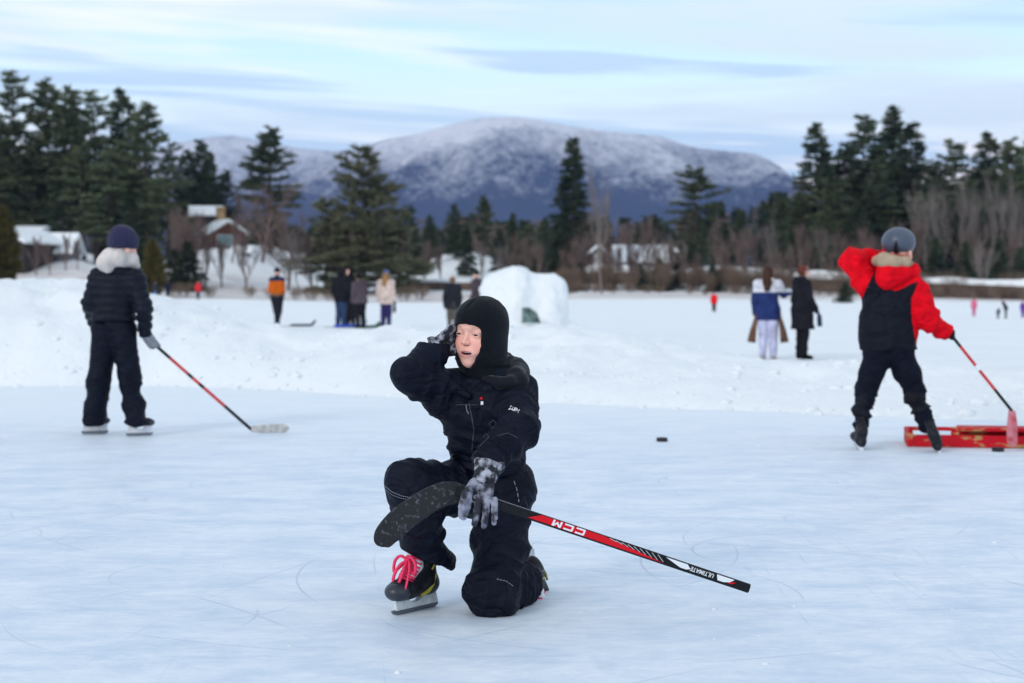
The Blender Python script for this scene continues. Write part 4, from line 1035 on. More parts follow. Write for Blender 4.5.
    if hat == 'beanie':
        F = SDF(hc-.1*s, hc+.14*s, h*.8); F.ell(hc+np.array([0, 0, .028*s])-f*.006*s, np.array([.056, .066, .064])*s, R, .01); F.plane(hc+np.array([0, 0, .010*s]), (0, 0, -1), .01)
        sdf_obj('hat', F, cloth('knit_hat', hat_col), root)
    if hood:
        F = SDF(hc-.15*s, hc+.14*s, h*.8)
        if hood[0] == 'up':
            F.ell(hc-f*.012*s, np.array([.066, .070, .080])*s, R, .01); F.cap(hc-d2*.03*s-f*.01*s, J['neck'], .06*s, .065*s, .03); F.ell(hc+f*.075*s, np.array([.040, .05, .052])*s, R, .01, 's')
        else:
            nk = J['neck']; F.chain([nk-f*.0*s+J['r']*.055*s, nk-f*.05*s+J['r']*.03*s, nk-f*.065*s-d2*.01*s, nk-f*.05*s-J['r']*.03*s, nk-J['r']*.055*s], [.022*s, .03*s, .036*s, .03*s, .022*s], .02)
        sdf_obj('hood', F, cloth('hood', hood[1]), root)
    if hair:
        F = SDF(hc-.32*s, hc+.12*s, h*.8); F.ell(hc+np.array([0, 0, .014*s])-f*.012*s, np.array([.054, .058, .060])*s, R, .01)
        if hair == 'long': F.chain([hc-f*.03*s, J['neck']-f*.055*s, J['chest']-f*.085*s+d2*.02*s], [.050*s, .052*s, .034*s], .02)
        F.ell(hc+f*.07*s-d2*.02*s, np.array([.036, .05, .05])*s, R, .01, 's')
        sdf_obj('hair', F, cloth('hair', hair_col), root, segs=[(hc+J['r']*-.1*s, hc+J['r']*.1*s, .3*s, 60/s, .004*s)])
    if extra: extra(root, J, s)
    return root

# ------------------------------------------------------------------ child on the left, seen from behind
def left_child():
    Y = 12.15; p = lambda x, y, dy=0: P(x, y, Y+dy); H = 1.46
    J = dict(s=H, f=unit((.75, .66, 0)), r=unit((.66, -.75, 0)), hipR=p(122, 330), hipL=p(105, 330), knR=p(129, 374, -.03), knL=p(99, 376, .0), anR=p(136.5, 421, -.13), anL=p(94, 420, .0),
             toeR=p(145, 427, -.0), toeL=p(103, 427, .06), pel=p(115, 322), chest=p(116, 290), neck=p(118, 270), head=p(124, 249),
             shR=p(135, 280, -.02), shL=p(99, 279, .02), elR=p(144, 308, -.10), elL=p(90, 303, -.02), waR=p(145, 333, .02), waL=p(93, 320, .22), haR=p(152, 343, .06), haL=p(120, 330, .30))
    root = thing('person', 'child in navy beanie and quilted black jacket with pale hood, standing on skates', 'person', (*J['pel'][:2], 0))
    lo = P(60, 440, Y)+np.array([0, -.4, -.1]); hi = P(175, 215, Y)+np.array([0, .6, .05]); h = .009
    F = on_body(J, .011, None, lo, hi); hc = J['head']; f = J['f']; R = np.stack([J['r'], f, [0, 0, 1.]], 1); d2 = np.array([0, 0, 1.])
    F.chain([hc-d2*.03, hc+d2*.02], [.06, .06], .02)
    V1, Q1 = F.extract(); Ch = hc+np.array([0, 0, .0]); Rh = np.stack([-J['r'], f, [0, 0, 1.]], 1)
    Rh = np.stack([np.cross(f, [0, 0, 1.])*-1, f, [0, 0, 1.]], 1)
    V2, Q2, col, W = head_parts(None, Ch, Rh, .98, .004)
    me = mesh_np('body', np.concatenate([V1, V2]), np.concatenate([Q1, Q2+len(V1)]), M_SKIN); set_tint(me, np.concatenate([np.tile(np.array((.86, .50, .40)), (len(V1), 1)), col]))
    link_mesh('body', me, root, True)
    # trousers
    F = SDF(lo, hi, h); F.cap(J['hipR'], J['hipL'], .085, .085, .03); F.cap(J['pel'], J['pel']+d2*.06, .10, .1, .03)
    F.chain([J['hipR'], J['knR'], J['anR']], [.092, .076, .073], .03); F.chain([J['hipL'], J['knL'], J['anL']], [.092, .078, .073], .03)
    F.plane(p(115, 424), (0, 0, -1), .01)
    seg = [(J['hip'+q], J['kn'+q], .1, 9, .010) for q in 'RL']+[(J['kn'+q], J['an'+q], .09, 12, .012) for q in 'RL']
    sdf_obj('snow_pants', F, M_NAVY, root, segs=seg, seed=21)
    # quilted jacket: the rings are sewn channels
    F = SDF(lo, hi, .007); wv = [(J['pel']+d2*.02, J['chest'])]
    for q, sg in (('R', 1), ('L', -1)):
        F.chain([J['hip'+q]+d2*.06, J['pel']+(J['hip'+q]-J['pel'])*.8+d2*.12, J['chest']+(J['sh'+q]-J['chest'])*.62], [.094, .094, .084], .05)
        F.chain([J['sh'+q], J['el'+q], J['wa'+q]], [.072, .058, .046], .025)
    F.cap(J['pel']+d2*.05, J['chest'], .11, .115, .05); F.cap(J['shR'], J['shL'], .068, .068, .04); F.cap(J['chest'], J['neck'], .1, .07, .04)
    lowcut = P(115, 321, Y)
    d_ = F.d; X = F.ax[0][:, None, None]; Z = F.ax[2][None, None, :]; arm = (X > P(139, 300, Y)[0])|(X < P(88, 300, Y)[0]); F.d = np.where(arm, d_, np.maximum(d_, lowcut[2]-Z)).astype(np.float32)
    V, Q = F.extract(); N_ = vnormals(V, Q)
    aR = np.abs(J['elR']-J['shR']); tarm = 0
    u = (V[:, 2]-J['pel'][2]); wob = vnoise(V*6)*.10
    ring = np.abs(np.sin(math.pi*(u/.058+wob))); V = V+N_*((ring**.6-.6)*.014+vnoise(V*22)*.003)[:, None]
    jm = wrinkle_mat('quilted_nylon', (.0060, .0085, .018), .52, scale=9, strength=.3, dist=.01, spec=.14)
    link_mesh('jacket', mesh_np('jacket', V, Q, jm), root, True)
    # pale hood lying on the back
    F = SDF(J['neck']-.28, J['neck']+.26, .007); HC = p(118, 254, -.02)
    F.ell(p(118, 256, .0), (.100, .11, .064), k=.04); F.chain([p(109, 255, -.07), p(105, 263, -.08), p(109, 269, -.08)], [.046, .052, .030], .05); F.chain([p(120, 259, -.07), p(130, 260, .0), p(136, 266, .06)], [.050, .046, .026], .05)
    F.ell(p(124, 236, .02), (.085, .10, .065), k=.03, mode='s')
    sdf_obj('hood', F, cloth('pale_fleece', (.64, .58, .55)), root, segs=[(p(98, 262), p(135, 256), .2, 9, .006)], seed=3)
    F = SDF(hc-.16, hc+.24, .005); F.ell(hc+np.array([-.004, 0, .052])-f*.005, (.107, .112, .100), R, .02); F.ell(hc+d2*.115-f*.01-np.array([.01, 0, 0]), (.062, .066, .050), R, .05)
    F.plane(hc+d2*.002-f*.05, unit(np.array([0, 0, -1])+f*-.0), .015)
    V, Q = F.extract(); N_ = vnormals(V, Q); q = (V-hc)@R; V = V+N_*(np.sin(np.arctan2(q[:, 0], q[:, 1])*26)*.0025)[:, None]
    link_mesh('beanie', mesh_np('beanie', V, Q, mat('navy_knit', (.012, .013, .055), .9, noise=.3, scale=60, bump=.6, bscale=80, bdist=.006, sheen=.3)), root, True)
    for q in 'RL':
        F = SDF(J['ha'+q]-.12, J['ha'+q]+.12, .005); w0 = J['wa'+q]; h0 = J['ha'+q]; dd = unit(h0-w0); ac = unit(np.cross(dd, f)+1e-6)
        F.chain([w0, w0+(h0-w0)*.6, h0], [.040, .038, .040], .01)
        for t, L_ in ((-.026, .045), (-.009, .052), (.009, .05), (.026, .04)):
            a = h0+ac*t; b = a+dd*L_*.6; F.chain([a, b, b+dd*.012-f*.022], [.016, .015, .013], .004)
        F.chain([w0+(h0-w0)*.6, h0+f*.035, h0+f*.04+dd*.03], [.018, .016, .013], .006)
        g = sdf_obj('glove', F, mat('grey_knit', (.23, .25, .28), .9, noise=.3, scale=40, bump=.5), root)
    sd = unit((.80, .60, 0))
    for q, (bx, by) in (('R', (139.5, 436)), ('L', (95, 434))):
        b = P(bx, by, 0); Yb = FPX*CZ/(by-HY); b = P(bx, by, Yb); b[2] = 0; b = b+(0 if q == 'R' else 0)
        sk = thing('skate', None, None); del_props(sk); sk.parent = root; sk.location = Vector(b)-root.location
        fw = unit((.93, .36, 0)); build_skate(sk, b, np.stack([np.cross(fw, [0, 0, 1.]), fw, [0, 0, 1.]], 1), s=.86, laces=None, trim=False, h=.006, shaft=.0, holder=M_WHITE, drop=-.016)
    m = MB(); c0 = p(139.5, 408, -.10); m.box((-.016, -.003, -.008), (.016, .003, .008), c=c0); m.build('logo_patch', mat('grey_print', (.35, .36, .42), .6), root)
left_child()

def stick(label, top, heel, tip, bands, blade_mats, loc, bw=.035, blade_curve=.02, hw=.015):
    root = thing('hockey_stick', label, 'hockey stick', loc)
    top, heel, tip = map(np.array, (top, heel, tip)); ax = unit(heel-top); L_ = np.linalg.norm(heel-top)
    m = MB(); mats = [M_BLACKP]+[b_[2] for b_ in bands]; cuts = sorted(set([0, 1]+[b_[0] for b_ in bands]+[b_[1] for b_ in bands]))
    for a, b in zip(cuts[:-1], cuts[1:]):
        m.cur = 0
        for i, (b0, b1, _) in enumerate(bands):
            if b0 <= (a+b)/2 <= b1: m.cur = i+1
        m.tube([top+ax*L_*a, top+ax*L_*b], hw, 8, flat=.75, cap=(a == 0 or b == 1))
    sh = m.build('shaft', mats, root)
    up = np.array([0, 0, 1.]); d = tip-heel; n = 12; V = []; side = unit(np.cross(d, up)+1e-6)
    if abs(unit(d)[2]) > .5: up = unit(np.cross(d, [0, 1., 0])); side = unit(np.cross(d, up))
    for i in range(n+1):
        t = i/n; c0 = heel+d*t+side*blade_curve*math.sin(t*math.pi*.5)**2; w_ = bw*(.75+.35*min(1, t*2.5))*math.sqrt(max(0.02, 1-max(0, (t-.82)/.18)**2.2))
        for a, b in ((1, 0), (.8, .005), (-.8, .005), (-1, 0), (-.8, -.005), (.8, -.005)): V.append(c0+up*w_*a+side*b)
    k = 6; Fc = [tuple(range(k)), tuple(len(V)-k+j for j in range(k))[::-1]]+[(i*k+j, (i+1)*k+j, (i+1)*k+(j+1) % k, i*k+(j+1) % k) for i in range(n) for j in range(k)]
    m = MB(); m.raw(V, Fc); m.build('blade', blade_mats, root); return root
M_ORED = mat('red_lacquer', (.52, .015, .02), .35, noise=.25, scale=30)
hl = P(251, 434, 12.02); hl[2] = .05; tp_ = P(288, 432, 12.18); tp_[2] = .045
stick('black and red hockey stick with pale grey blade, held by the child in beanie', P(137, 329, 12.42), hl, tp_,
      [(.30, .46, M_ORED), (.50, .56, M_ORED), (.60, .78, M_ORED)], mat('pale_blade', (.50, .48, .46), .6, noise=.3, scale=30), (*P(200, 400, 12.2)[:2], 0), bw=.030)

# ------------------------------------------------------------------ child on the right in red
def right_child():
    Y = 11.2; p = lambda x, y, dy=0: P(x, y, Y+dy); H = 1.42; d2 = np.array([0, 0, 1.])
    J = dict(s=H, f=unit((.35, .94, 0)), r=unit((.94, -.35, 0)), hipR=p(901, 354), hipL=p(877, 354), knR=p(915, 392, .02), knL=p(866, 390, .0), anR=p(926, 424, -.04), anL=p(861, 425, .0),
             toeR=p(934, 437, .06), toeL=p(857, 438, .08), pel=p(889, 346), chest=p(890, 300), neck=p(893, 272), head=p(899, 250),
             shR=p(912, 288, -.02), shL=p(868, 284, .0), elR=p(927, 318, -.08), elL=p(853, 262, .10), waR=p(943, 330, -.02), waL=p(884, 259, .16), haR=p(949, 333, .0), haL=p(893, 262, .18))
    root = thing('person', 'child in grey helmet and bright red and black hooded jacket seen from behind', 'person', (*J['pel'][:2], 0))
    lo = P(828, 455, Y)+np.array([0, -.4, -.1]); hi = P(965, 215, Y)+np.array([0, .6, .05]); f = J['f']; hc = J['head']; R = np.stack([J['r'], f, [0, 0, 1.]], 1)
    F = on_body(J, .011, None, lo, hi); V1, Q1 = F.extract(); f2 = unit((.62, .78, 0)); Rh = np.stack([-np.cross(f2, [0, 0, 1.]), f2, [0, 0, 1.]], 1)
    V2, Q2, col, W = head_parts(None, hc+np.array([.01, 0, -.01]), Rh, .98, .004)
    me = mesh_np('body', np.concatenate([V1, V2]), np.concatenate([Q1, Q2+len(V1)]), M_SKIN); set_tint(me, np.concatenate([np.tile(np.array((.86, .50, .40)), (len(V1), 1)), col])); link_mesh('body', me, root, True)
    # trousers and knee guards
    F = SDF(lo, hi, .008); F.cap(J['hipR'], J['hipL'], .080, .080, .03); F.cap(J['pel'], J['pel']+d2*.06, .1, .1, .03)
    F.chain([J['hipR'], (J['hipR']+J['knR'])/2, J['knR'], J['anR']], [.092, .080, .060, .046], .03); F.chain([J['hipL'], (J['hipL']+J['knL'])/2+np.array([-.0, 0, 0]), J['knL'], J['anL']], [.092, .082, .062, .046], .03)
    seg = [(J['hip'+q], J['kn'+q], .1, 10, .012) for q in 'RL']+[(J['kn'+q], J['an'+q], .08, 18, .012) for q in 'RL']
    sdf_obj('trousers', F, wrinkle_mat('blue_black_cotton', (.005, .007, .016), .7), root, segs=seg, seed=31)
    gm = mat('worn_grey_guard', (.008, .009, .015), .7, spec=.15, noise=.5, scale=18, bump=.6, bscale=20, bdist=.02)
    for q, pts in (('L', [(866, 392), (863, 405), (861, 416)]), ('R', [(913, 397), (919, 408), (924, 418)])):
        F = SDF(p(*pts[1])-.22, p(*pts[1])+.22, .007); F.chain([p(*v) for v in pts], [.058, .054, .050], .01)
        sdf_obj('shin_guard', F, gm, root, segs=[(p(*pts[0]), p(*pts[2]), .1, 15, .016)], seed=33)
    # jacket: red shoulders and sleeves, black body
    F = SDF(lo, hi, .0075)
    for q, sg in (('R', 1), ('L', -1)):
        F.chain([J['hip'+q]+d2*.03+J['r']*sg*.0, J['pel']+(J['hip'+q]-J['pel'])*1.0+d2*.14, J['chest']+(J['sh'+q]-J['chest'])*.66], [.108, .104, .088], .05)
    F.chain([J['shR'], J['elR'], J['waR']], [.086, .080, .058], .03); F.chain([J['shL'], J['elL'], J['waL']], [.088, .078, .060], .03)
    F.ell(p(854, 262, .06), (.085, .09, .088), k=.03)
    F.cap(J['pel']+d2*.03, J['chest'], .12, .125, .05); F.cap(J['shR'], J['shL'], .076, .076, .04); F.cap(J['chest'], J['neck'], .1, .07, .04)
    X = F.ax[0][:, None, None]; Z = F.ax[2][None, None, :]; zc = p(889, 350)[2]; F.d = np.maximum(F.d, zc-Z).astype(np.float32)
    V, Q = F.extract(); N_ = vnormals(V, Q)
    seg = [(J['pel'], J['chest'], .17, 9, .012), (J['shR'], J['elR'], .10, 12, .012), (J['elR'], J['waR'], .09, 18, .012), (J['shL'], J['elL'], .1, 12, .012), (J['elL'], J['waL'], .09, 16, .012)]
    V = folds(V, N_, seg, 12); me = mesh_np('jacket', V, Q, wrinkle_mat('black_shell', (.007, .009, .016), .6)); me.materials.append(wrinkle_mat('red_shell', (.74, .004, .014), .7, scale=7, spec=.05))
    c_ = V[Q].mean(1); yy = c_[:, 1]; px = 512+FPX*c_[:, 0]/yy; py = HY-FPX*(c_[:, 2]-CZ)/yy
    # sewn panel line: the yoke dips between two black points over the shoulder blades
    bx = [(840, 318), (868, 300), (875, 272), (884, 284), (895, 290), (906, 287), (914, 280), (918, 288), (911, 300), (910, 348)]
    yl = np.interp(px, [862, 868, 876, 880, 888, 896, 904, 910, 917], [296, 284, 268, 278, 288, 291, 288, 284, 282])
    side_r = px > np.interp(py, [280, 288, 300, 320, 350], [919, 916, 911, 912, 917]); side_l = px < np.interp(py, [268, 285, 300, 350], [876, 868, 861, 855])
    me.polygons.foreach_set('material_index', ((py < yl) | (side_r & (py < 345)) | (side_l & (py < 300))).astype(np.int32))
    jk = link_mesh('jacket', me, root, True)
    F = SDF(J['neck']-.3, J['neck']+.25, .007)
    F.ell(p(896, 272, -.10), (.125, .075, .085), k=.04); F.ell(p(889, 280, -.10), (.07, .06, .06), k=.05); F.ell(p(912, 270, -.04), (.06, .09, .06), k=.04)
    sdf_obj('hood', F, bpy.data.materials['red_shell'], root, segs=[(p(876, 262), p(915, 278), .2, 8, .008)], seed=35)
    F = SDF(J['neck']-.3, J['neck']+.3, .006)
    F.chain([p(877, 261, -.02), p(884, 260, -.12), p(895, 262, -.15), p(906, 262, -.13), p(914, 267, -.03)], [.036, .046, .036, .030, .022], .03)
    sdf_obj('hood_lining', F, cloth('tan_fleece', (.40, .30, .21)), root)
    # helmet
    hr = thing('helmet', None, None); del_props(hr); hr.parent = root; hr.location = Vector(hc)-root.location
    F = SDF(hc-.2, hc+.22, .0055); F.ell(hc+np.array([-.003, 0, .052]), (.110, .125, .098), R, .01); F.plane(hc+d2*-.020, (0, 0, -1), .02); sh_ = sdf_obj('shell', F, mat('grey_helmet', (.060, .075, .115), .38, noise=.15, scale=8), hr)
    m = MB(); 
    for a in (0.,): m.tube([hc+np.array([-.003, 0, .052])+R@(np.array((math.sin(a)*.112*math.cos(b), -math.cos(a)*.128*math.cos(b), .1*math.sin(b)))) for b in (-.75, -.45, -.15, .10)], [.020, .016, .010, .002], 6)
    m.build('vent', M_BLACKP, sh_)
    m = MB(); m.tube([p(908, 250, -.03), p(909, 256, -.02), p(907, 261, .0)], .009, 6); m.build('strap', mat('yellow_strap', (.55, .5, .05), .6), hr)
    for q in 'RL':
        F = SDF(J['ha'+q]-.1, J['ha'+q]+.1, .005); w0 = J['wa'+q]; h0 = J['ha'+q]; dd = unit(h0-w0); F.chain([w0, h0], [.040, .038], .01)
        for t in (-.022, -.007, .008, .022): F.chain([h0+d2*t, h0+d2*t+dd*.03, h0+d2*t+dd*.035+f*.025], [.015, .014, .012], .004)
        F.chain([w0+(h0-w0)*.5, h0-f*.03, h0-f*.03+dd*.03], [.016, .014, .012], .005); sdf_obj('glove', F, M_BAL, root)
    # skates: the back foot is tipped on its toe edge
    for q, an, tip, upv in (('L', p(860, 420, 0), P(858, 449.5, 11.05), (.03, -.3, 1)), ('R', p(926, 420, -.04), P(940, 452, 10.88), (-.42, -.30, 1))):
        t = np.array(tip); t[2] = 0; up = unit(upv); fw0 = unit((.25, .9, 0)) if q == 'R' else unit((-.12, .99, 0)); fw = unit(fw0-up*(fw0@up)); sd = np.cross(fw, up); s_ = .88
        b = t+fw*0+up*.0; b = b-fw*(.105*s_)*0; b[2] += .105*s_*max(0, -fw[2])
        sk = thing('skate', None, None); del_props(sk); sk.parent = root; sk.location = Vector(b)-root.location
        build_skate(sk, b, np.stack([sd, fw, up], 1), s=s_, laces=mat('dark_red_laces', (.16, .02, .02), .7), trim=False, h=.006, shaft=.04, bow=False, holder=M_WHITE)
right_child()
hl = P(1012, 411, 10.98); tp_ = P(1014, 444, 10.80)
st = stick('dark red hockey stick with pinkish blade beside the low red goal frame', P(948, 331, 11.2), hl, tp_, [(.20, .74, M_ORED), (.44, .50, M_PRINTW)], mat('pink_blade', (.40, .03, .05), .6, col2=(.55, .22, .26), scale=18), (*P(985, 400, 11)[:2], 0), bw=.032, blade_curve=-.03, hw=.014)

# ------------------------------------------------------------------ pucks and the low goal frame
def puck(label, px, py):
    Yb = FPX*CZ/(py-HY); c0 = P(px, py, Yb); root = thing('hockey_puck', label, 'hockey puck', (c0[0], c0[1], 0)); m = MB(); n = 28; V = []; Fc = []
    prof = [(0, .0), (.036, .0), (.038, .002), (.038, .0235), (.036, .0255), (.0, .0255)]
    for r_, z_ in prof:
        for k in range(n): a = 2*math.pi*k/n; V.append((c0[0]+r_*math.cos(a)*(1+.004*(k % 2)), c0[1]+r_*math.sin(a), z_+.001))
    for i in range(len(prof)-1):
        for k in range(n): Fc.append((i*n+k, i*n+(k+1) % n, (i+1)*n+(k+1) % n, (i+1)*n+k))
    m.raw(V, Fc); m.build('puck_body', mat('rubber', (.012, .012, .014), .7), root)
puck('black puck alone on open ice, nothing beside it', 662, 441.5)
puck('black puck on the ice in front of the red goal frame', 998, 451.5)
def goal():
    g0 = P(913.5, 447, 11.2); g0[2] = 0; root = thing('pond_goal', 'low red painted wooden goal frame, scuffed, on the ice behind the skates', 'goal', g0)
    rm = mat('scuffed_red_paint', (.52, .006, .018), .6, spec=.15, col2=(.45, .25, .10), scale=9, thr=(.55, .62), stretch=(1, 1, 3), bump=.4, bscale=30, bdist=.004, detail=7)
    a = g0; b = P(1095, 450.5, 11.0); b[2] = 0; d = unit(b-a); n = np.array([-d[1], d[0], 0]); L_ = np.linalg.norm(b-a)
    R3 = np.stack([d, n, [0, 0, 1.]], 1)
    def bd(name, lo, hi): m = MB(); m.box(lo, hi, R3, a); o = m.build(name, rm, root); bv = o.modifiers.new('bevel', 'BEVEL'); bv.width = .005; bv.segments = 2; return o
    bd('front_board', (.0, .0, .002), (L_, .038, .080)); bd('back_board', (.30, .36, .002), (L_, .395, .105))
    bd('end_board', (-.042, -.004, .002), (-.002, .40, .104)); bd('end_board', (L_+.002, -.004, .002), (L_+.042, .40, .104))
    bd('top_rail', (-.03, .02, .1065), (L_, .075, .130)); bd('top_panel', (.30, .077, .1065), (L_, .34, .122))
    for u in (.24, L_-.1): bd('post', (u, .002, .0805), (u+.05, .036, .106))
goal()

# =================================================================== the people further off
DG = lambda x, y: float(ground_z(np.array([x]), np.array([y]))[0])
def stand(px, Y):
    X = (px-512)*Y/FPX; return X, Y, DG(X, Y)
def hpx(px_h, Y): return px_h*Y/FPX
T = math.radians
# orange and brown jacket, walking away
X, Y, z = stand(277, 51); figure('person in dark jacket with wide orange band walking alone on the snow', joints(1.78, X, Y, z, T(10), anR=(.012, -.05, .045), toeR=(.02, .02, .018), anL=(-.012, .08, .045), toeL=(-.015, .15, .018), knR=(.03, .02, .27), knL=(-.03, .06, .27), elR=(.105, -.03, .63), elL=(-.105, -.03, .63), waR=(.085, .06, .56), waL=(-.085, .06, .56), haR=(.07, .09, .55), haL=(-.07, .09, .55), shR=(.085, 0, .80), shL=(-.085, 0, .80)),
       'jacket', (.20, .11, .05), (.015, .015, .025), hat='beanie', hat_col=(.012, .014, .03), band=[(.57, .78, (.52, .10, .008)), (.78, .95, (.02, .025, .06))], hem=.47, flare=.72)
X, Y, z = stand(341, 51.5); figure('person in black with bluish jeans at the left of the standing group', joints(1.80, X, Y, z, T(25)), 'coat', (.012, .013, .018), (.035, .06, .12), hood=('up', (.012, .013, .018)), hem=.42)
X, Y, z = stand(350, 52.5); figure('tall person in a black hooded coat, second from the left in the standing group', joints(1.84, X, Y, z, T(-150)), 'coat', (.010, .011, .016), (.02, .018, .022), hood=('up', (.010, .011, .016)), hem=.40)
X, Y, z = stand(360.5, 50); figure('person in mauve grey padded coat and black trousers hunched in the standing group', joints(1.62, X, Y, z, T(-30), lean=.15, elR=(.14, .04, .64), waR=(.08, .13, .58), haR=(.06, .15, .57)), 'coat', (.085, .065, .080), (.012, .012, .016), hood=('down', (.09, .07, .07)), hair='short', hair_col=(.015, .012, .012), hem=.44, flare=1.1)
X, Y, z = stand(386, 50.5); 
def tote(root, J, s):
    m = MB(); c0 = J['haR']-J['f']*.0; m.tube([c0+np.array((0, 0, .02)), c0+np.array((0, 0, -.05)), c0+np.array((0, 0, -.22)), c0+np.array((0, 0, -.30))], [.02, .07, .10, .06], 8, flat=.5); m.build('shoulder_bag', cloth('dark_bag', (.03, .03, .04)), root, smooth=True)
figure('person in a long cream coat, blue and white hat and indigo trousers beside the group', joints(1.72, X, Y, z, T(20)), 'coat', (.66, .52, .46), (.035, .03, .11), hat='beanie', hat_col=(.10, .14, .30), hair='long', hair_col=(.30, .16, .07), hem=.42, flare=.98, extra=tote)
X, Y, z = stand(452.5, 46); figure('slim person in a dark long coat behind the kneeling child\'s raised hand', joints(1.50, X, Y, z, T(-5)), 'coat', (.018, .020, .028), (.10, .09, .08), hair='short', hair_col=(.22, .12, .08), hem=.40, flare=.85)
X, Y, z = stand(477, 55); figure('person in a brown grey coat and dark cap beside the snow fort', joints(1.76, X, Y, z, T(-60)), 'coat', (.075, .055, .065), (.25, .28, .36), hat='beanie', hat_col=(.02, .02, .022), hem=.42, band=[(.40, .60, (.08, .06, .07))])
# the two women on the right
X, Y, z = stand(768, 28.4)
def bags(root, J, s):
    for q, sgn, cc in (('L', -1, (.16, .085, .05)), ('R', 1, (.13, .07, .05))):
        c0 = J['pel']+J['r']*sgn*.20*s/1.6; c1 = c0-np.array([0, 0, .12])
        m = MB(); m.tube([c0+np.array((0, 0, .02)), c1, c1+J['r']*sgn*.05-np.array((0, 0, .22)), c1+J['r']*sgn*.08-np.array((0, 0, .42))], [.02, .05, .09, .12], 8, flat=.6); m.build('hanging_scarf', cloth('brown_cloth', cc), root, smooth=True)
figure('woman with long brown hair, cream and navy jacket and pale lilac trousers on the snow', joints(1.56, X, Y, z, T(15), lean=.02, elR=(.16, .05, .70), waR=(.20, .16, .72), haR=(.22, .20, .73)), 'jacket', (.020, .035, .13), (.52, .52, .70), hair='long', hair_col=(.060, .030, .022),
       hem=.42, band=[(.72, .92, (.62, .62, .68))], hood=('down', (.70, .66, .58)), boots=(.45, .40, .40), extra=bags, h=.014)
X, Y, z = stand(802, 28.0)
def handbag(root, J, s):
    c0 = J['haR']-np.array((0, 0, .03)); m = MB(); m.tube([c0+J['f']*.04+np.array((0, 0, .0)), c0+J['f']*.05-np.array((0, 0, .06)), c0+J['f']*.06-np.array((0, 0, .22))], [.03, .08, .08], 8, flat=.5); m.build('handbag', cloth('navy_bag', (.03, .05, .11)), root, smooth=True)
figure('woman with auburn hair in a long black padded coat, black trousers and boots', joints(1.55, X, Y, z, T(75), elR=(.13, .03, .63), waR=(.11, .10, .54), haR=(.10, .12, .51)), 'coat', (.012, .012, .018), (.010, .010, .014), hair='short', hair_col=(.11, .035, .025), hood=('down', (.014, .014, .02)), hem=.32, flare=1.15, extra=handbag, boots=(.010, .010, .012), h=.014)
# small far figures
X, Y, z = stand(714, 87); figure('small child in a bright red snowsuit alone far out on the white lake', joints(1.04, X, Y, z, T(5)), 'jacket', (.72, .015, .02), (.03, .03, .04), hat='beanie', hat_col=(.03, .03, .04), hem=.40, flare=1.15, h=.03)
X, Y, z = stand(155, 150); figure('tiny far figure in dark top and blue trousers near the left shore', joints(1.66, X, Y, z, T(40)), 'jacket', (.03, .03, .05), (.10, .20, .42), hair='short', h=.04)
X, Y, z = stand(168, 148); figure('tiny far figure all in black near the left shore', joints(1.72, X, Y, z, T(-20)), 'jacket', (.015, .015, .03), (.02, .02, .04), hair='short', h=.04)
X, Y, z = stand(198, 146); figure('tiny far figure in a red jacket by the left shore', joints(1.62, X, Y, z, T(10), lean=.15), 'jacket', (.60, .03, .04), (.05, .05, .08), hair='short', hair_col=(.3, .2, .18), h=.04)
X, Y, z = stand(974, 74); figure('tiny far figure in pink standing on the lake at the right', joints(.80, X, Y, z, T(0)), 'jacket', (.65, .15, .25), (.50, .14, .25), hair='short', hair_col=(.15, .1, .1), h=.025)
X, Y, z = stand(1006, 69); figure('small figure in black bending over on the lake at the right', joints(.82, X, Y, z, T(-80), lean=.45), 'jacket', (.012, .012, .02), (.012, .012, .02), hat='beanie', h=.025)
X, Y, z = stand(998, 68); figure('very small child in black beside the bending figure', joints(.46, X, Y, z, T(60), lean=.3), 'jacket', (.014, .014, .03), (.014, .014, .03), hat='beanie', h=.018)
X, Y, z = stand(1023, 70); figure('tiny far figure in purple cut by the right edge of the picture', joints(.72, X, Y, z, T(0)), 'jacket', (.16, .06, .35), (.12, .06, .28), hat='beanie', h=.025)

# things lying by the group: a dark mat, a blue sled, a green one
def sled(label, px, Y, ln, wd, mt, yaw):
    X, Yc, z = stand(px, Y); root = thing('sled', label, 'sled', (X, Yc, z)); n = 14; V = []; 
    for i in range(n+1):
        t = i/n; u = (t-.5)*ln; hgt = .10*max(0, (t-.8)/.2)**2*1.4
        for j in range(7):
            v = (j/6-.5); rim = .06*max(0, abs(v)*2-.7)/.3
            V.append((u, v*wd*(1-.35*max(0, (t-.75)/.25)**2), .02+hgt+rim))
    Q = [[i*7+j, (i+1)*7+j, (i+1)*7+j+1, i*7+j+1] for i in range(n) for j in range(6)]
    c_, s_ = math.cos(yaw), math.sin(yaw); V = [(X+u*c_-v*s_, Yc+u*s_+v*c_, z+w_+.01) for u, v, w_ in V]
    me = mesh_np('hull', V, Q, mt); o = link_mesh('hull', me, root, True); sm = o.modifiers.new('thick', 'SOLIDIFY'); sm.thickness = .012
    m = MB(); a = np.array(V[3]); m.tube([a+np.array((0, 0, .0)), a+np.array((-.15, -.1, -.01)), a+np.array((-.3, -.05, .0))], .01, 5); m.build('pull_rope', cloth('rope', (.2, .2, .2)), root)
sled('bright blue plastic sled on the snow at the feet of the group', 350.5, 51.2, .95, .50, mat('blue_plastic', (.02, .10, .62), .4), .2)
sled('dark green plastic sled on the snow between the group and the cream coat', 369, 51, .80, .45, mat('green_plastic', (.015, .12, .06), .4), .5)
sled('flat black sled lying on the snow between the orange jacket and the group', 303, 52.5, .75, .42, mat('black_plastic', (.03, .035, .05), .5), -.05)

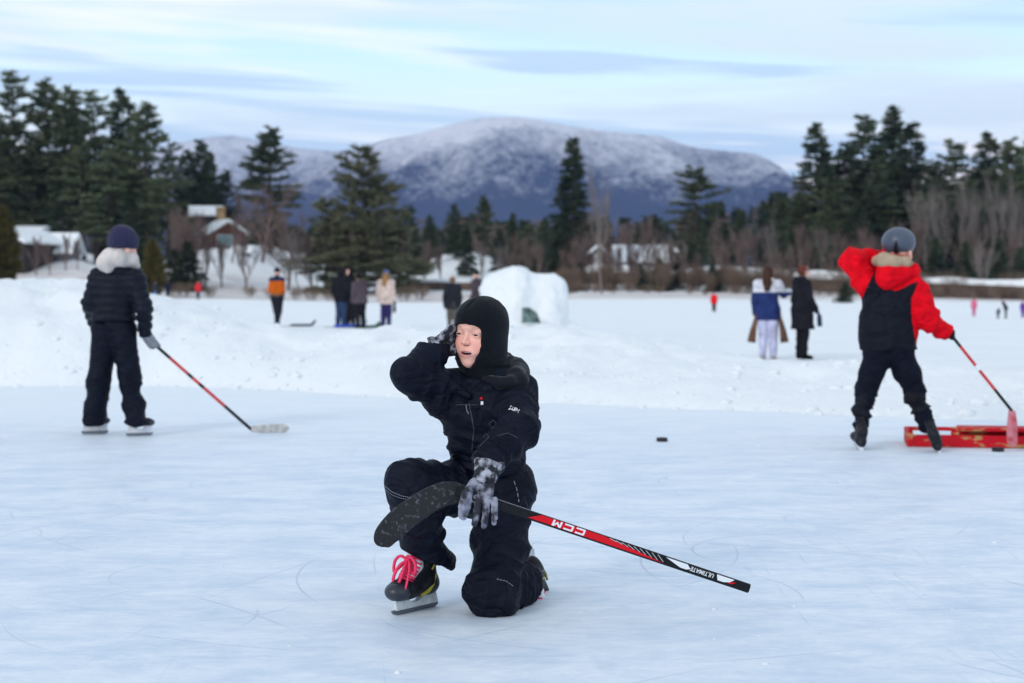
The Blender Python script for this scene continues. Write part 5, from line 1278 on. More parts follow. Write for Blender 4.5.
# =================================================================== snow fort with its grey green tarpaulin
def fort():
    Y = 40.; X0, _, z0 = stand(530, Y); root = thing('snow_fort', 'big rough white snow fort on the frozen lake behind the kneeling child', 'snow fort', (X0, Y, z0))
    F = SDF((-2.3, 37.6, z0-.3), (3.2, 42.6, 2.2), .055); e = lambda px, py, dy, r, k=.25, mode='u': F.ell(P(px, py, Y+dy), r, None, k, mode)
    e(517, 325, 0, (.66, .9, 1.00)); e(520, 292, .1, (.50, .7, .55)); e(512, 300, -.1, (.45, .6, .55)); e(549, 318, .1, (.42, .8, .72)); e(552, 296, .0, (.26, .4, .42)); e(500, 322, -.3, (.50, .6, .55)); e(494, 300, .5, (.28, .4, .45))
    e(535, 340, -.6, (1.3, 1.0, .28)); e(560, 338, .0, (.6, .8, .26)); e(500, 300, .2, (.5, .7, .62)); e(540, 300, .2, (.4, .7, .6))
    V, Q = F.extract(); N_ = vnormals(V, Q); V = V+N_*(fbm(V*1.6, 4)*.20+fbm(V*5, 3)*.05)[:, None]; V[:, 2] = np.maximum(V[:, 2], z0-.2)
    link_mesh('snow_wall', mesh_np('snow_wall', V, Q, M_SNOW), root, True)
    t0 = P(529, 315, 38.75); t = thing('tarpaulin', 'crumpled grey green tarpaulin hanging against the foot of the snow fort', 'tarpaulin', t0)
    V = []; n = 16
    for i in range(n+1):
        for j in range(n+1):
            u, v = i/n, j/n; wx = (.19+.10*(1-v))*(1 if u > .5 else 1); x = (u-.5)*2*(.21-.05*v)+.05*(1-v); zz = (v-.5)*.36-.05*(u-.5)*v*2
            zz = min(zz, .17-.22*max(0, u-.45)); V.append(t0+np.array([x, -.05+.06*math.sin(u*9+v*4)+.04*math.sin(v*11)+.12*v, zz]))
    Q = [[i*(n+1)+j, (i+1)*(n+1)+j, (i+1)*(n+1)+j+1, i*(n+1)+j+1] for i in range(n) for j in range(n)]
    o = link_mesh('cloth', mesh_np('cloth', V, Q, mat('tarp', (.13, .19, .18), .6, noise=.4, scale=6, bump=.4)), t, True); sm = o.modifiers.new('thick', 'SOLIDIFY'); sm.thickness = .01
fort()

# =================================================================== trees
def leaf_mat(name, col, col2):
    m, nt, b = new_mat(name); N = nt.nodes.new; L = nt.links.new
    oi = N('ShaderNodeObjectInfo'); tc = N('ShaderNodeTexCoord'); nz = N('ShaderNodeTexNoise'); nz.inputs['Scale'].default_value = .45; nz.inputs['Detail'].default_value = 3
    L(tc.outputs['Object'], nz.inputs['Vector']); r = N('ShaderNodeValToRGB'); e = r.color_ramp.elements; e[0].position = .35; e[1].position = .68; e[0].color = (*col, 1); e[1].color = (*col2, 1); L(nz.outputs['Fac'], r.inputs[0])
    hs = N('ShaderNodeHueSaturation'); mr = N('ShaderNodeMapRange'); mr.inputs[3].default_value = .75; mr.inputs[4].default_value = 1.25; L(oi.outputs['Random'], mr.inputs[0]); L(mr.outputs[0], hs.inputs['Value']); L(r.outputs[0], hs.inputs['Color'])
    L(hs.outputs[0], b.inputs['Base Color']); b.inputs['Roughness'].default_value = .8; b.inputs['Specular IOR Level'].default_value = .1; return m
L_PINE = leaf_mat('pine_needles', (.060, .088, .056), (.145, .165, .090))
L_SPR = leaf_mat('spruce_needles', (.036, .062, .046), (.085, .105, .060))
L_CED = leaf_mat('cedar_leaves', (.085, .075, .025), (.13, .105, .035))
L_LIGHT = leaf_mat('yellow_pine_needles', (.10, .11, .065), (.18, .18, .11))
BARK = mat('bark', (.075, .055, .048), .9, noise=.4, scale=3, stretch=(1, 1, .3)); BARKP = mat('pale_bark', (.26, .22, .20), .9, noise=.4, scale=2, stretch=(1, 1, .3))
TWIG = mat('reddish_twigs', (.18, .125, .11), .9, noise=.3, scale=.5); TWIGG = mat('grey_twigs', (.22, .19, .175), .9, noise=.3, scale=.5); BUSH = mat('brush_twigs', (.20, .14, .10), .9, noise=.4, scale=.5)
def tri_cloud(C_, D_, ln, wd, rng):
    """leaf tufts: at each centre a thin pointed blade along a direction"""
    n = len(C_); D_ = D_/(np.linalg.norm(D_, axis=1)[:, None]+1e-9); s_ = np.cross(D_, rng.normal(size=(n, 3))); s_ /= np.linalg.norm(s_, axis=1)[:, None]+1e-9
    ln = ln*(.7+.6*rng.random((n, 1))); V = np.concatenate([C_-s_*wd, C_+s_*wd, C_+D_*ln+s_*wd*.35, C_+D_*ln-s_*wd*.35], 1).reshape(-1, 3)
    return V, np.arange(4*n).reshape(n, 4)
def conifer(name, H, prof, nwhorl, nbr, droop, needle, leaf, seed, tuft=.42, start=.15, gap=.0, tufts=9, bark=BARK, tr=.018, jit=.15, lean=0, per=5):
    rng = np.random.default_rng(seed); zs = start*H+(H*.985-start*H)*(np.arange(nwhorl)/(nwhorl-1))**.95
    C_, D_, br = [], [], MB(); side_bias = rng.random()*6.28
    for i, z in enumerate(zs):
        t = (z-start*H)/(H-start*H); rr = prof(t)*H
        for k in range(nbr):
            if rng.random() < gap: continue
            a = rng.random()*6.283; L_ = rr*(1-jit+2*jit*rng.random())*(1+.15*math.cos(a-side_bias)); z1 = z+rng.normal()*.25*H/nwhorl
            up = droop(t); d = np.array([math.cos(a), math.sin(a), up]); d /= np.linalg.norm(d)
            m_ = max(3, int(tufts*L_/(H*.14)+1)); u = .22+.80*rng.random(m_)**.8
            base = np.array([lean*z/H, 0, z1]); p = base+d*L_*u[:, None]; p[:, 2] += -.12*L_*u**2*(1 if up < .2 else -.6)
            spread = np.array([-d[1], d[0], 0])*L_*.28*(1-.5*u)[:, None]
            for q in range(per):
                C_.append(p+spread*rng.normal(size=(m_, 1))*.75+rng.normal(size=(m_, 3))*[.10, .10, .07]*needle*2.2)
                D_.append(d*.7+rng.normal(size=(m_, 3))*[.5, .5, .22]+np.array([0, 0, .12]))
            if L_ > .05*H: br.tube([base, base+d*L_*.5+np.array([0, 0, -.03*L_]), base+d*L_*.85], [.0028*H, .0018*H, .0006*H], 3, cap=False)
    C_ = np.concatenate(C_); D_ = np.concatenate(D_); V, Q = tri_cloud(C_, D_, needle, needle*.20, rng)
    b = len(br.v); V = np.concatenate([np.array(br.v), V]); faces = [tuple(f) for f in br.f]+[tuple(f) for f in (Q+b)]
    me = bpy.data.meshes.new('crown'); me.from_pydata(V.tolist(), [], faces); me.update(); me.materials.append(leaf); me.materials.append(bark)
    mi = np.zeros(len(faces), np.int32); mi[:len(br.f)] = 1; me.polygons.foreach_set('material_index', mi)
    m = MB(); zz = np.linspace(-.3, H*.97, 9); m.tube([(lean*z/H+.004*H*math.sin(z*.7+seed), .004*H*math.cos(z*.5+seed), z) for z in zz], [tr*H*(1-.93*max(0, z/H))*(1.25 if z < 0 else 1) for z in zz], 8); tm = m.mesh('trunk', bark, True)
    return name, tm, me
def bare(name, H, seed, wood, spread=.55, levels=5, tr=.018, clump=1.0, first=.25, stems=1, upb=.35):
    rng = np.random.default_rng(seed); tk = MB(); cr = MB()
    def grow(p, d, L_, r_, lv, mb):
        pts = [p]; n = 4; dd = d.copy()
        for i in range(n): dd = unit(dd+rng.normal(size=3)*.10+np.array([0, 0, .06])); pts.append(pts[-1]+dd*L_/n)
        rs = np.linspace(r_, r_*.55, n+1); mb.tube(pts, list(rs), 6 if lv == 0 else (4 if lv < 3 else 3), cap=False)
        if lv >= levels: return
        nb = {0: 7, 1: 5, 2: 5, 3: 4, 4: 3}.get(lv, 3)
        for k in range(nb):
            t = first+(1-first)*(k+rng.random()*.8)/nb if lv == 0 else .25+.75*(k+rng.random()*.6)/nb; t = min(t, 1); j = min(int(t*n), n-1); q = pts[j]+(pts[j+1]-pts[j])*(t*n-j)
            a = rng.random()*6.283; ax = unit(np.cross(dd, rng.normal(size=3))); nd = unit(dd*(1-spread*.6)+ax*spread*(1.1 if lv == 0 else .9)+np.array([0, 0, upb]))
            grow(q, nd, L_*(.62 if lv == 0 else .58)*(1-.35*t*(lv == 0))*(.8+.4*rng.random()), r_*.56*(1-.3*t), lv+1, cr)
    for s_ in range(stems):
        a = s_/max(1, stems)*6.283+rng.random(); d0 = unit((math.cos(a)*.35*(stems > 1), math.sin(a)*.35*(stems > 1), 1)); grow(np.array([math.cos(a)*.1*(stems > 1), math.sin(a)*.1*(stems > 1), -.3]), d0, H*(.62 if stems == 1 else .5), tr*H/(1 if stems == 1 else 1.6), 0, tk)
    return name, tk.mesh('trunk', wood, True), cr.mesh('crown', wood, True)
lin = lambda pts: (lambda t: float(np.interp(t, [p[0] for p in pts], [p[1] for p in pts])))
pineA = conifer('pine_tree', 25, lin([(0, .08), (.2, .16), (.45, .16), (.7, .11), (.88, .065), (1, .012)]), 26, 6, lambda t: .05+.35*t, .75, L_PINE, 1, gap=.24, start=.24, tufts=12, jit=.4)
pineB = conifer('pine_tree', 25, lin([(0, .13), (.25, .20), (.45, .17), (.6, .20), (.8, .12), (.93, .09), (1, .04)]), 20, 5, lambda t: .05+.25*t, .75, L_PINE, 2, gap=.28, start=.26, tufts=13, jit=.5, lean=.6)
pineC = conifer('pine_tree', 25, lin([(0, .15), (.3, .18), (.5, .12), (.62, .17), (.72, .06), (.80, .12), (.88, .04), (.95, .10), (1, .03)]), 19, 6, lambda t: .05+.2*t, .72, L_PINE, 3, gap=.30, start=.22, tufts=13, jit=.45, lean=-.5)
spruceA = conifer('spruce_tree', 20, lin([(0, .15), (.15, .165), (.5, .115), (.8, .06), (.93, .035), (1, .004)]), 34, 6, lambda t: -.25+.5*t, .60, L_SPR, 4, start=.06, tufts=12, jit=.3, gap=.05)
spruceB = conifer('spruce_tree', 20, lin([(0, .12), (.2, .14), (.45, .115), (.6, .13), (.8, .075), (.95, .035), (1, .006)]), 30, 6, lambda t: -.15+.4*t, .60, L_SPR, 5, start=.08, tufts=12, jit=.4, gap=.12)
softP = conifer('pine_tree', 20, lin([(0, .30), (.15, .34), (.35, .25), (.5, .17), (.65, .20), (.8, .14), (.92, .11), (1, .03)]), 20, 6, lambda t: .0+.35*t, .70, L_LIGHT, 6, start=.05, tufts=10, jit=.45, gap=.20)
cedar = conifer('cedar_tree', 10, lin([(0, .17), (.2, .20), (.5, .16), (.8, .09), (1, .01)]), 30, 9, lambda t: .7, .38, L_CED, 7, start=.02, tufts=10, jit=.15)
smallF = conifer('fir_tree', 9, lin([(0, .22), (.2, .22), (.6, .12), (1, .01)]), 20, 7, lambda t: -.1+.4*t, .42, L_SPR, 8, start=.03, tufts=9, jit=.3)
bareA = bare('bare_tree', 14, 11, TWIG, .60, 5, first=.15); bareB = bare('bare_tree', 14, 12, TWIG, .5, 5, first=.2, upb=.5); bareG = bare('bare_tree', 15, 13, TWIGG, .42, 5, .011, first=.3, upb=.5)
birch = bare('bare_tree', 13, 14, BARKP, .38, 4, .013, first=.4, upb=.6, stems=2); bushT = bare('bush', 3.2, 15, BUSH, .6, 4, .012, first=.1, stems=5)
slim = bare('bare_tree', 16, 16, TWIGG, .30, 4, .009, first=.25, upb=.3)
used = {}
def plant(proto, px, top, base, Y, label, group=None, wide=1.0, rz=None, z=None, cat='tree'):
    name, tm, cm = proto; X = (px-512)*Y/FPX; zg = DG(X, Y) if z is None else z
    H0 = max(v.co.z for v in cm.vertices) if name not in used.get('h', {}) or True else 0
    ztop = CZ-(top-HY)*Y/FPX; s_ = max(.2, (ztop-zg)/H0)
    o = thing(name, label, cat, (X, Y, zg), group); o.scale = (s_*wide, s_*wide, s_); o.rotation_euler = (0, 0, rz if rz is not None else random.random()*6.28)
    link_mesh('trunk', tm, o); link_mesh('crown', cm, o); return o
# --- left woods
Lf = [(spruceB, 200, 138, 224, 'ragged narrow spruce between the left pines and the dark pointed spruce'), (pineA, 226, 168, 228, 'short dark pine behind the chimney of the brown house'), (pineA, -22, 86, 196, 'tall dark pine cut by the left edge of the picture'), (pineC, 17, 66, 205, 'tallest pine of the left woods, with a thin ragged top like steps'), (pineA, 47, 76, 212, 'broad pine with a one-sided flat top, second of the tall left pines'),
      (pineA, 70, 84, 203, 'tall pine with a dense rounded top in the left woods'), (pineC, 97, 86, 208, 'open pine with sky showing between its branches, left of the rounded pine'), (spruceB, 122, 86, 214, 'open-topped pine beside the dense pine at the edge of the left woods'),
      (pineA, 146, 99, 201, 'dense wide pine ending the tall row on the left, above the beanie'), (pineA, 4, 118, 201, 'dark pine in front of the tallest ragged pine at far left'), (pineB, 32, 132, 202, 'mid height dark pine above the left lodge'), (pineA, 84, 138, 199, 'dark mid height pine behind the child in the beanie'),
      (pineB, 112, 142, 192, 'dark bushy pine just above the child in the beanie'), (pineC, 168, 140, 220, 'smaller pine right of the dense wide pine'), (spruceB, 186, 148, 228, 'narrow spruce right of the left pines against the far ridge'), (spruceA, 209, 150, 232, 'dark pointed spruce above the brown house'),
      (spruceB, 62, 160, 185, 'dark spruce low in the left woods'), (spruceB, 135, 170, 186, 'dark spruce behind the yellowish cedar')]
for pr, x, t, Y, lb in Lf: plant(pr, x, t, 280, max(Y, 200), lb, wide=.98)
plant(cedar, 2, 204, 285, 168, 'olive yellow cedar at the left edge in front of the lodge', wide=1.1); plant(cedar, 152, 238, 282, 165, 'small olive yellow cedar beside the child in the beanie', wide=1.25)
plant(bareA, 262, 178, 275, 205, 'round bare reddish tree between the brown house and the group', wide=1.15); plant(bareB, 236, 188, 275, 215, 'bare reddish tree beside the brown house', wide=.9)
plant(bareB, 172, 205, 275, 184, 'bare tree left of the snowy slope', wide=.8); plant(bareA, 190, 215, 275, 182, 'low bare tree at the foot of the snowy slope', wide=.8)
plant(pineA, 270, 124, 270, 222, 'big dark pine standing alone against the left ridge', wide=1.25)
plant(softP, 364, 142, 285, 190, 'wide pale green pine with long low boughs behind the group', wide=1.12); plant(softP, 326, 196, 285, 186, 'low spreading yellow green pine left of the pale green pine', wide=1.3); plant(softP, 400, 206, 285, 188, 'low spreading yellow green pine right of the pale green pine', wide=1.3); plant(softP, 350, 190, 285, 184, 'bushy low pine filling the foot of the pale green pine, left side', wide=1.1); plant(softP, 380, 194, 285, 183, 'bushy low pine filling the foot of the pale green pine, right side', wide=1.1)
for pr, x, t, Y, wd_, lb in ((bareA, 180, 205, 181, 1.0, 'low bare reddish tree at the left foot of the snowy slope'), (bareB, 196, 214, 180, 1.0, 'bare reddish tree in front of the left side of the snowy slope'), (smallF, 187, 240, 179, 1.5, 'small dark fir at the foot of the snowy slope'),
      (bareA, 288, 205, 184, 1.1, 'bare tree right of the round reddish tree'), (bareG, 300, 222, 182, 1.1, 'pale bare tree above the walking orange jacket'), (bareA, 312, 232, 185, 1.2, 'low bare tree left of the spreading yellow green pine'),
      (bareB, 246, 226, 183, 1.2, 'low bare tree on the right side of the snowy slope'), (smallF, 174, 248, 180, 1.6, 'little dark fir right of the small cedar'), (bareG, 130, 226, 182, 1.2, 'pale bare tree behind the small olive cedar')):
    plant(pr, x, t, 285, Y, lb, wide=wd_)
# --- middle
plant(spruceA, 573, 136, 280, 200, 'tall black green spruce with a pointed top standing alone in the middle', wide=1.0)
plant(pineB, 697, 163, 280, 205, 'broad dark green pine standing alone right of the mountain top', wide=1.15)
plant(slim, 602, 150, 300, 172, 'thin leafless grey tree just right of the black green spruce', wide=.9)
md = [(spruceB, 455, 203, 225), (pineA, 484, 194, 230), (spruceA, 513, 212, 228), (spruceB, 430, 214, 232), (smallF, 415, 226, 220), (spruceA, 466, 224, 215), (spruceB, 500, 228, 212), (pineB, 530, 222, 226), (spruceB, 545, 216, 222), (smallF, 558, 228, 205), (spruceA, 655, 214, 226), (spruceB, 640, 226, 230),
      (pineA, 742, 208, 232), (spruceB, 764, 200, 226), (spruceA, 725, 222, 220), (pineA, 782, 196, 236), (spruceA, 672, 228, 214), (smallF, 552, 252, 188), (smallF, 537, 250, 190), (smallF, 678, 252, 186), (smallF, 690, 246, 190), (smallF, 640, 262, 184)]
for pr, x, t, Y in md: plant(pr, x, t, 280, Y, 'one of the low dark evergreens in the belt below the mountain', 'dark evergreens below the mountain', wide=1.15)
bm = [(bareA, 520, 232, 196), (bareB, 540, 238, 194), (bareG, 502, 236, 198), (bareA, 590, 222, 195), (bareB, 612, 218, 192), (bareA, 642, 214, 202), (bareG, 660, 232, 195), (bareA, 736, 224, 196), (bareB, 756, 226, 198), (bareG, 776, 214, 202), (bareA, 716, 232, 194), (bareG, 482, 238, 200), (bareB, 442, 240, 202), (bareA, 424, 238, 205), (bareB, 796, 218, 198),
      (bareG, 575, 236, 190), (bareB, 628, 232, 190), (bareG, 690, 236, 200)]
for pr, x, t, Y in bm: plant(pr, x, t, 285, Y, 'one of the leafless brown trees in the belt below the mountain', 'leafless trees below the mountain')
plant(birch, 668, 228, 280, 190, 'forked leafless tree with pale trunks left of the broad dark green pine'); 
# --- right woods
Rt = [(spruceA, 816, 121, 212, 'tall pointed spruce at the left end of the right woods'), (spruceB, 845, 140, 216, 'spruce between the first pointed spruce and the tallest group'), (spruceB, 864, 112, 214, 'dense pine left of the tallest pointed spruce in the right woods'), (spruceA, 893, 104, 218, 'tallest pointed spruce of the right woods, above the grey helmet'),
      (spruceB, 911, 120, 210, 'bulky dark spruce right above the grey helmet'), (pineC, 958, 136, 214, 'flat-topped open pine in the right woods'), (spruceB, 989, 130, 218, 'narrow spruce between the flat-topped pine and the right edge'), (pineA, 1012, 136, 212, 'dark pine near the right edge of the picture'), (spruceA, 1034, 126, 216, 'pointed spruce cut by the right edge of the picture'),
      (pineB, 936, 160, 222, 'lower pine in the gap of the right woods'), (pineB, 830, 175, 205, 'dark lower pine at the left of the right woods'), (spruceB, 878, 165, 203, 'dark spruce behind the grey helmet'), (pineA, 800, 190, 208, 'low dark pine where the ridge meets the right woods'), (pineB, 925, 190, 204, 'dark low pine right of the grey helmet')]
for pr, x, t, Y, lb in Rt: plant(pr, x, t, 280, Y, lb, wide=1.12)
rb = [(bareG, 930, 170, 196), (bareG, 948, 178, 194), (slim, 962, 168, 193), (bareG, 980, 172, 197), (slim, 996, 160, 192), (bareG, 1012, 175, 195), (slim, 1026, 165, 194), (bareB, 900, 215, 194), (bareA, 880, 228, 192), (bareB, 860, 220, 195), (bareA, 840, 225, 193), (bareG, 820, 222, 196), (bareB, 922, 212, 192), (bareA, 970, 222, 190), (bareA, 1005, 226, 191)]
for i, (pr, x, t, Y) in enumerate(rb): plant(pr, x, t, 285, Y, 'one of the leafless grey brown trees in front of the right woods', 'leafless trees of the right woods')
plant(birch, 984, 232, 300, 180, 'forked leafless tree with pale trunks at the right shore')
rf = [(smallF, 935, 236, 188), (smallF, 965, 240, 187), (smallF, 1000, 236, 188), (smallF, 905, 244, 188), (smallF, 868, 246, 189), (smallF, 830, 244, 189), (smallF, 1020, 246, 187), (spruceB, 945, 192, 200), (spruceA, 972, 186, 202), (spruceB, 1000, 178, 201), (spruceA, 1022, 190, 199), (spruceB, 856, 200, 200), (pineA, 826, 205, 200)]
for pr, x, t, Y in rf: plant(pr, x, t, 285, Y, 'one of the shorter dark evergreens standing low in the right woods', 'small firs of the right woods', wide=1.2)
plant(smallF, 846, 291, 303, 150, 'little round evergreen shrub alone on the snow left of the child in red', wide=1.9, cat='shrub')
bs = [(585, 282, 178), (596, 284, 176), (613, 284, 175), (630, 284, 177), (648, 285, 176), (690, 290, 172), (705, 292, 170), (660, 288, 176), (575, 280, 179), (735, 286, 178), (760, 284, 180), (790, 286, 179), (830, 284, 178), (880, 285, 180), (905, 284, 179), (935, 284, 178), (960, 286, 176), (1005, 284, 178), (420, 284, 176), (330, 288, 172), (312, 286, 173), (296, 288, 172), (272, 287, 173), (250, 286, 174), (405, 286, 174), (60, 282, 172), (80, 280, 174), (40, 282, 176), (100, 281, 174), (120, 282, 173), (175, 284, 172), (184, 282, 173), (210, 287, 172)]
for x, t, Y in bs: plant(bushT, x, t-3, 295, Y, 'one of the low leafless bushes along the far shore', 'leafless bushes on the shore', wide=1.5, cat='bush')
# --- the wood behind, one dense mass
def wood():
    rng = np.random.default_rng(77); C_, D_, T_ = [], [], MB(); parts = []
    V_, Q_ = [], []; off = 0
    for i in range(330):
        Y = 240+rng.random()*75; px = rng.uniform(-120, 1150)
        X = (px-512)*Y/FPX; top = np.interp(px, [-100, 150, 215, 240, 300, 400, 450, 640, 760, 800, 850, 930, 1150], [150, 170, 200, 226, 232, 228, 224, 226, 212, 185, 165, 170, 165])+rng.normal()*7
        zt = CZ-(top-HY)*Y/FPX; zg = DG(X, Y); H = max(3, zt-zg); m_ = 260; t = rng.random(m_)**.8; a = rng.random(m_)*6.283; kind = rng.random() < .65
        rr = (H*.17*(1-t)+.25)*rng.random(m_)**.5 if kind else H*.22*np.sin(np.clip(t, .02, 1)*3.1)**.6*rng.random(m_)**.5
        c_ = np.stack([X+rr*np.cos(a), Y+rr*np.sin(a), zg+H*(.05+.95*t)], 1); d_ = np.stack([np.cos(a), np.sin(a), rng.normal(size=m_)*.4+(.0 if kind else .8)], 1)
        V, Q = tri_cloud(c_, d_, .95, .22 if kind else .08, rng); V_.append(V); Q_.append(Q+off); off += len(V); parts.append((kind, m_))
        T_.tube([(X, Y, zg-.3), (X, Y, zg+H*.8)], [.16, .05], 4, cap=False)
    V = np.concatenate(V_+[np.array(T_.v)]); Q = np.concatenate(Q_+[np.array(T_.f)+off]); me = mesh_np('background_wood', V, Q, L_SPR, False); me.materials.append(TWIG); me.materials.append(BARK)
    mi = np.concatenate([np.full(m_, 0 if k else 1) for k, m_ in parts]+[np.full(len(T_.f), 2)]).astype(np.int32); me.polygons.foreach_set('material_index', mi)
    o = link_mesh('background_wood', me); setp(o, kind='stuff')
wood()

# =================================================================== buildings, walls and the shore road
M_BROWN = mat('brown_siding', (.115, .045, .028), .8, noise=.3, scale=1.5, stretch=(1, 1, 8)); M_DARKW = mat('dark_boards', (.035, .028, .028), .8); M_GLASS = mat('window_glass', (.20, .30, .30), .15); M_TRIM = mat('pale_trim', (.5, .5, .5), .6); M_TAN = mat('tan_chimney', (.42, .26, .13), .8, noise=.3, scale=2); M_LODGE = mat('grey_lodge_wall', (.16, .16, .19), .8)
def house(label, px, Y, w_, d_, h_, rise, wallm, ridge_x=True, zup=None, windows=(), over=.6, chim=None, cat='house', gable_win=None, yaw=0, z=None):
    X = (px-512)*Y/FPX; zg = DG(X, Y) if z is None else z; root = thing('house' if cat == 'house' else cat.replace(' ', '_'), label, cat, (X, Y, zg)); root.rotation_euler = (0, 0, yaw)
    m = MB(); m.box((-w_/2, -d_/2, -1), (w_/2, d_/2, h_))
    if ridge_x: m.prism([(-d_/2, h_), (d_/2, h_), (0, h_+rise)], lambda u, y, v: (y, u, v), -w_/2+.01, w_/2-.01)
    else: m.prism([(-w_/2, h_), (w_/2, h_), (0, h_+rise)], lambda u, y, v: (u, y, v), -d_/2+.01, d_/2-.01)
    m.build('wall', wallm, root, keep=False)
    half = (d_ if ridge_x else w_)/2; sl = rise/half; o_ = over; T_ = .35
    prof = [(-half-o_, h_-sl*o_+.03), (0, h_+rise+.03), (half+o_, h_-sl*o_+.03), (half+o_, h_-sl*o_+.03+T_), (0, h_+rise+.12+T_), (-half-o_, h_-sl*o_+.03+T_)]
    m = MB(); L_ = (w_ if ridge_x else d_)/2+over
    m.prism(prof, (lambda u, y, v: (y, u, v)) if ridge_x else (lambda u, y, v: (u, y, v)), -L_, L_); rf = m.build('roof', M_SNOW, root, keep=False)
    bv = rf.modifiers.new('b', 'BEVEL'); bv.width = .12; bv.segments = 2
    if chim:
        m = MB(); m.box((chim[0]-.45, chim[1]-.45, h_), (chim[0]+.45, chim[1]+.45, h_+rise+chim[2])); m.box((chim[0]-.55, chim[1]-.55, h_+rise+chim[2]), (chim[0]+.55, chim[1]+.55, h_+rise+chim[2]+.15)); m.build('chimney', M_TAN, rf, keep=False)
    for x0, x1, z0, z1 in windows:
        m = MB(); m.box((x0-.1, -d_/2-.08, z0-.1), (x1+.1, -d_/2-.003, z1+.1)); f_ = m.build('window', M_TRIM, root, keep=False); m = MB(); m.box((x0, -d_/2-.11, z0), (x1, -d_/2-.083, z1)); m.build('pane', M_GLASS, f_, keep=False)
    return root
# brown house on the slope: a lower gabled front and a taller wing behind it
house('brown wooden house with snowy gable and wide window atop the snowy slope', 222, 211, 4.3, 5, 2.4, 1.3, M_BROWN, ridge_x=False, windows=[(-1.3, .5, .9, 2.1)], chim=(.3, 1.6, 1.9), z=5.6, yaw=.45, over=.5)
house('taller dark wing with a snow roof behind the brown house', 206, 217, 3.2, 4, 5.1, .8, M_DARKW, ridge_x=True, z=5.4, yaw=.2, cat='house')
house('small snow roofed shed right of the brown house', 243, 206, 1.6, 2, 1.0, .4, M_DARKW, ridge_x=True, z=4.6, cat='shed')
house('dark lodge with a row of windows and a snowy roof on the left shore', 24, 189, 5.2, 8, 2.2, 1.1, M_DARKW, ridge_x=False, windows=[(-1.9, -1.4, .4, 1.7), (-1.1, -.6, .4, 1.7), (-.3, .2, .4, 1.7)], yaw=-.3, z=4.0)
house('long grey outbuilding with a snowy roof right of the dark lodge', 55, 193, 4.4, 5, 1.3, 1.7, M_LODGE, ridge_x=True, windows=[(-1.2, -.4, .3, 1.0)], z=4.1)
house('flat snow covered roof behind and above the dark lodge', 24, 198, 4.5, 4, 3.6, .3, M_LODGE, ridge_x=True, z=4.1, cat='shed')
house('little white shed with a snow cap behind the slim grey tree', 598, 196, 1.3, 1.6, 2.2, .5, M_TRIM, ridge_x=False, cat='shed', z=3.2)
house('low building under a broad snowy roof behind the leafless trees', 645, 212, 7, 6, 1.0, 1.6, M_LODGE, ridge_x=True, z=3.6)
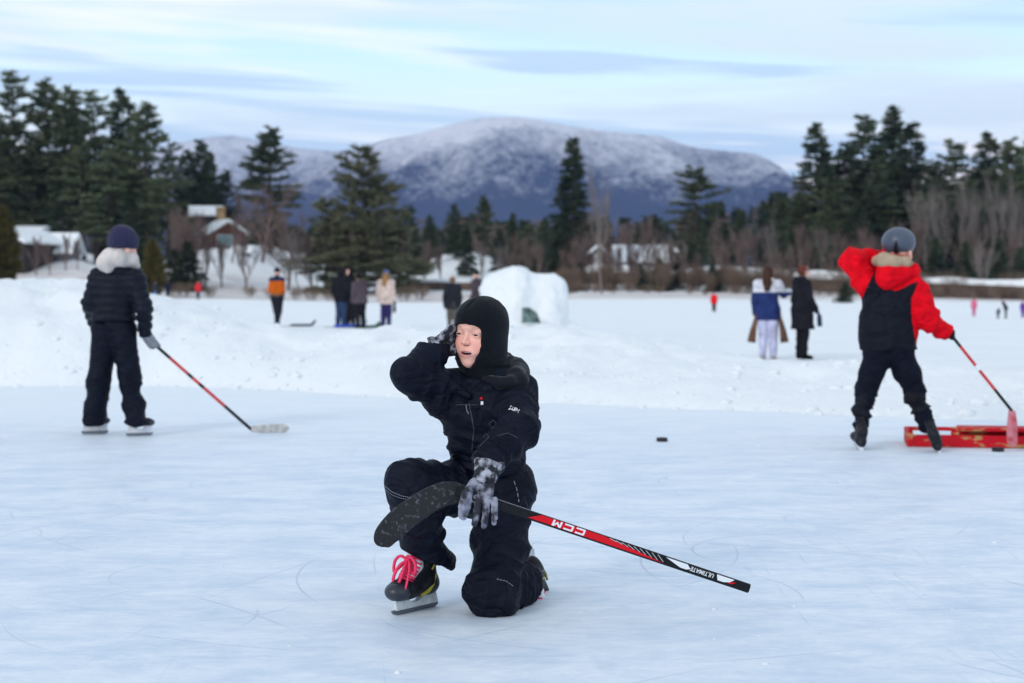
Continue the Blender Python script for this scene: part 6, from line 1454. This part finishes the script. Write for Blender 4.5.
# right shore: retaining wall of brown stone with a snow-capped road and rail above
def wallrun(name, label, cat, px0, px1, Y0, Y1, z0, z1, th, mt, cap=None, dz=0):
    a = np.array([(px0-512)*Y0/FPX, Y0, 0]); b = np.array([(px1-512)*Y1/FPX, Y1, 0]); d = unit(b-a); nrm = np.array([-d[1], d[0], 0]); n = 60; L_ = np.linalg.norm(b-a)
    root = thing(name, label, cat, (a[0], a[1], z0)); V, Q = [], []
    def strip(zb, zt, t_, wob, seed):
        V = []; 
        for i in range(n+1):
            u = L_*i/n; w_ = wob*float(vnoise(np.array([[u*.35, seed, 0]]))[0]); c0 = a+d*u+np.array([0, 0, dz*i/n])
            for s_, z_ in ((-t_, zb), (-t_, zt+w_*.6), (0, zt+w_), (t_, zt+w_*.6), (t_, zb)): V.append(c0+nrm*s_+np.array([0, 0, z_]))
        return V, [[i*5+j, (i+1)*5+j, (i+1)*5+j+1, i*5+j+1] for i in range(n) for j in range(4)]+[[0, 1, 2, 3, 4], [n*5+4, n*5+3, n*5+2, n*5+1, n*5]]
    v, q = strip(z0, z1, th, .12, 1.0); link_mesh('stones', mesh_np('stones', v, q, mt, False), root, True)
    if cap: v, q = strip(z1+.02, z1+cap, th*1.3, .30, 5.0); link_mesh('snow_cap', mesh_np('snow_cap', v, q, M_SNOW), root, True)
STONE = mat('brown_stone', (.13, .09, .07), .9, noise=.5, scale=1.2, bump=.6, bscale=2, bdist=.3)
wallrun('retaining_wall', 'long brown stone bank wall with a thick snow cap along the right shore', 'wall', 690, 1120, 190, 176, 1.3, 2.75, .7, STONE, .75, dz=-1.75)
wallrun('retaining_wall', 'low brown stone bank wall in the middle of the far shore', 'wall', 575, 690, 190, 190, 1.6, 3.0, .6, STONE, .6, dz=-.2)
wallrun('retaining_wall', 'thin dark bank edge under the snowy rise left of the snow fort', 'wall', 395, 492, 196, 190, 1.0, 1.9, .4, STONE, .1)
rr_ = random.Random(5)
for i in range(70):
    x = rr_.uniform(562, 1030); Y = rr_.uniform(179, 187.5); hgt = rr_.uniform(10, 26); b0 = np.interp(x, [560, 700, 1030], [279, 281, 292])
    plant(bushT, x, b0-hgt, 290, Y, 'one of the tangled leafless thickets in front of the stone bank wall', 'leafless thickets by the bank wall', wide=rr_.uniform(.7, 1.3), cat='bush')
for x, t, Y in ((590, 234, 185), (600, 246, 183), (640, 242, 184), (668, 236, 186), (680, 248, 184), (630, 250, 184), (206, 222, 182), (222, 232, 183), (36, 232, 184), (50, 240, 184), (66, 230, 185), (78, 236, 186), (196, 206, 196), (232, 214, 198), (578, 232, 184), (622, 240, 186), (655, 246, 185), (720, 240, 186), (748, 236, 184), (775, 244, 186), (812, 238, 187), (834, 246, 185), (865, 240, 186), (610, 252, 185), (700, 250, 186), (790, 250, 185), (560, 244, 187), (538, 240, 186), (508, 246, 188)):
    plant(bareA if int(x) % 2 else bareB, x, t, 285, Y, 'one of the low leafless trees in front of the snowy roofs of the shore', 'low leafless trees before the roofs', wide=1.1)
for x, t, Y in ((660, 258, 183), (712, 262, 182), (608, 262, 184), (580, 262, 183)):
    plant(smallF, x, t, 285, Y, 'one of the little dark firs before the bank wall', 'little firs by the bank wall', wide=1.5)
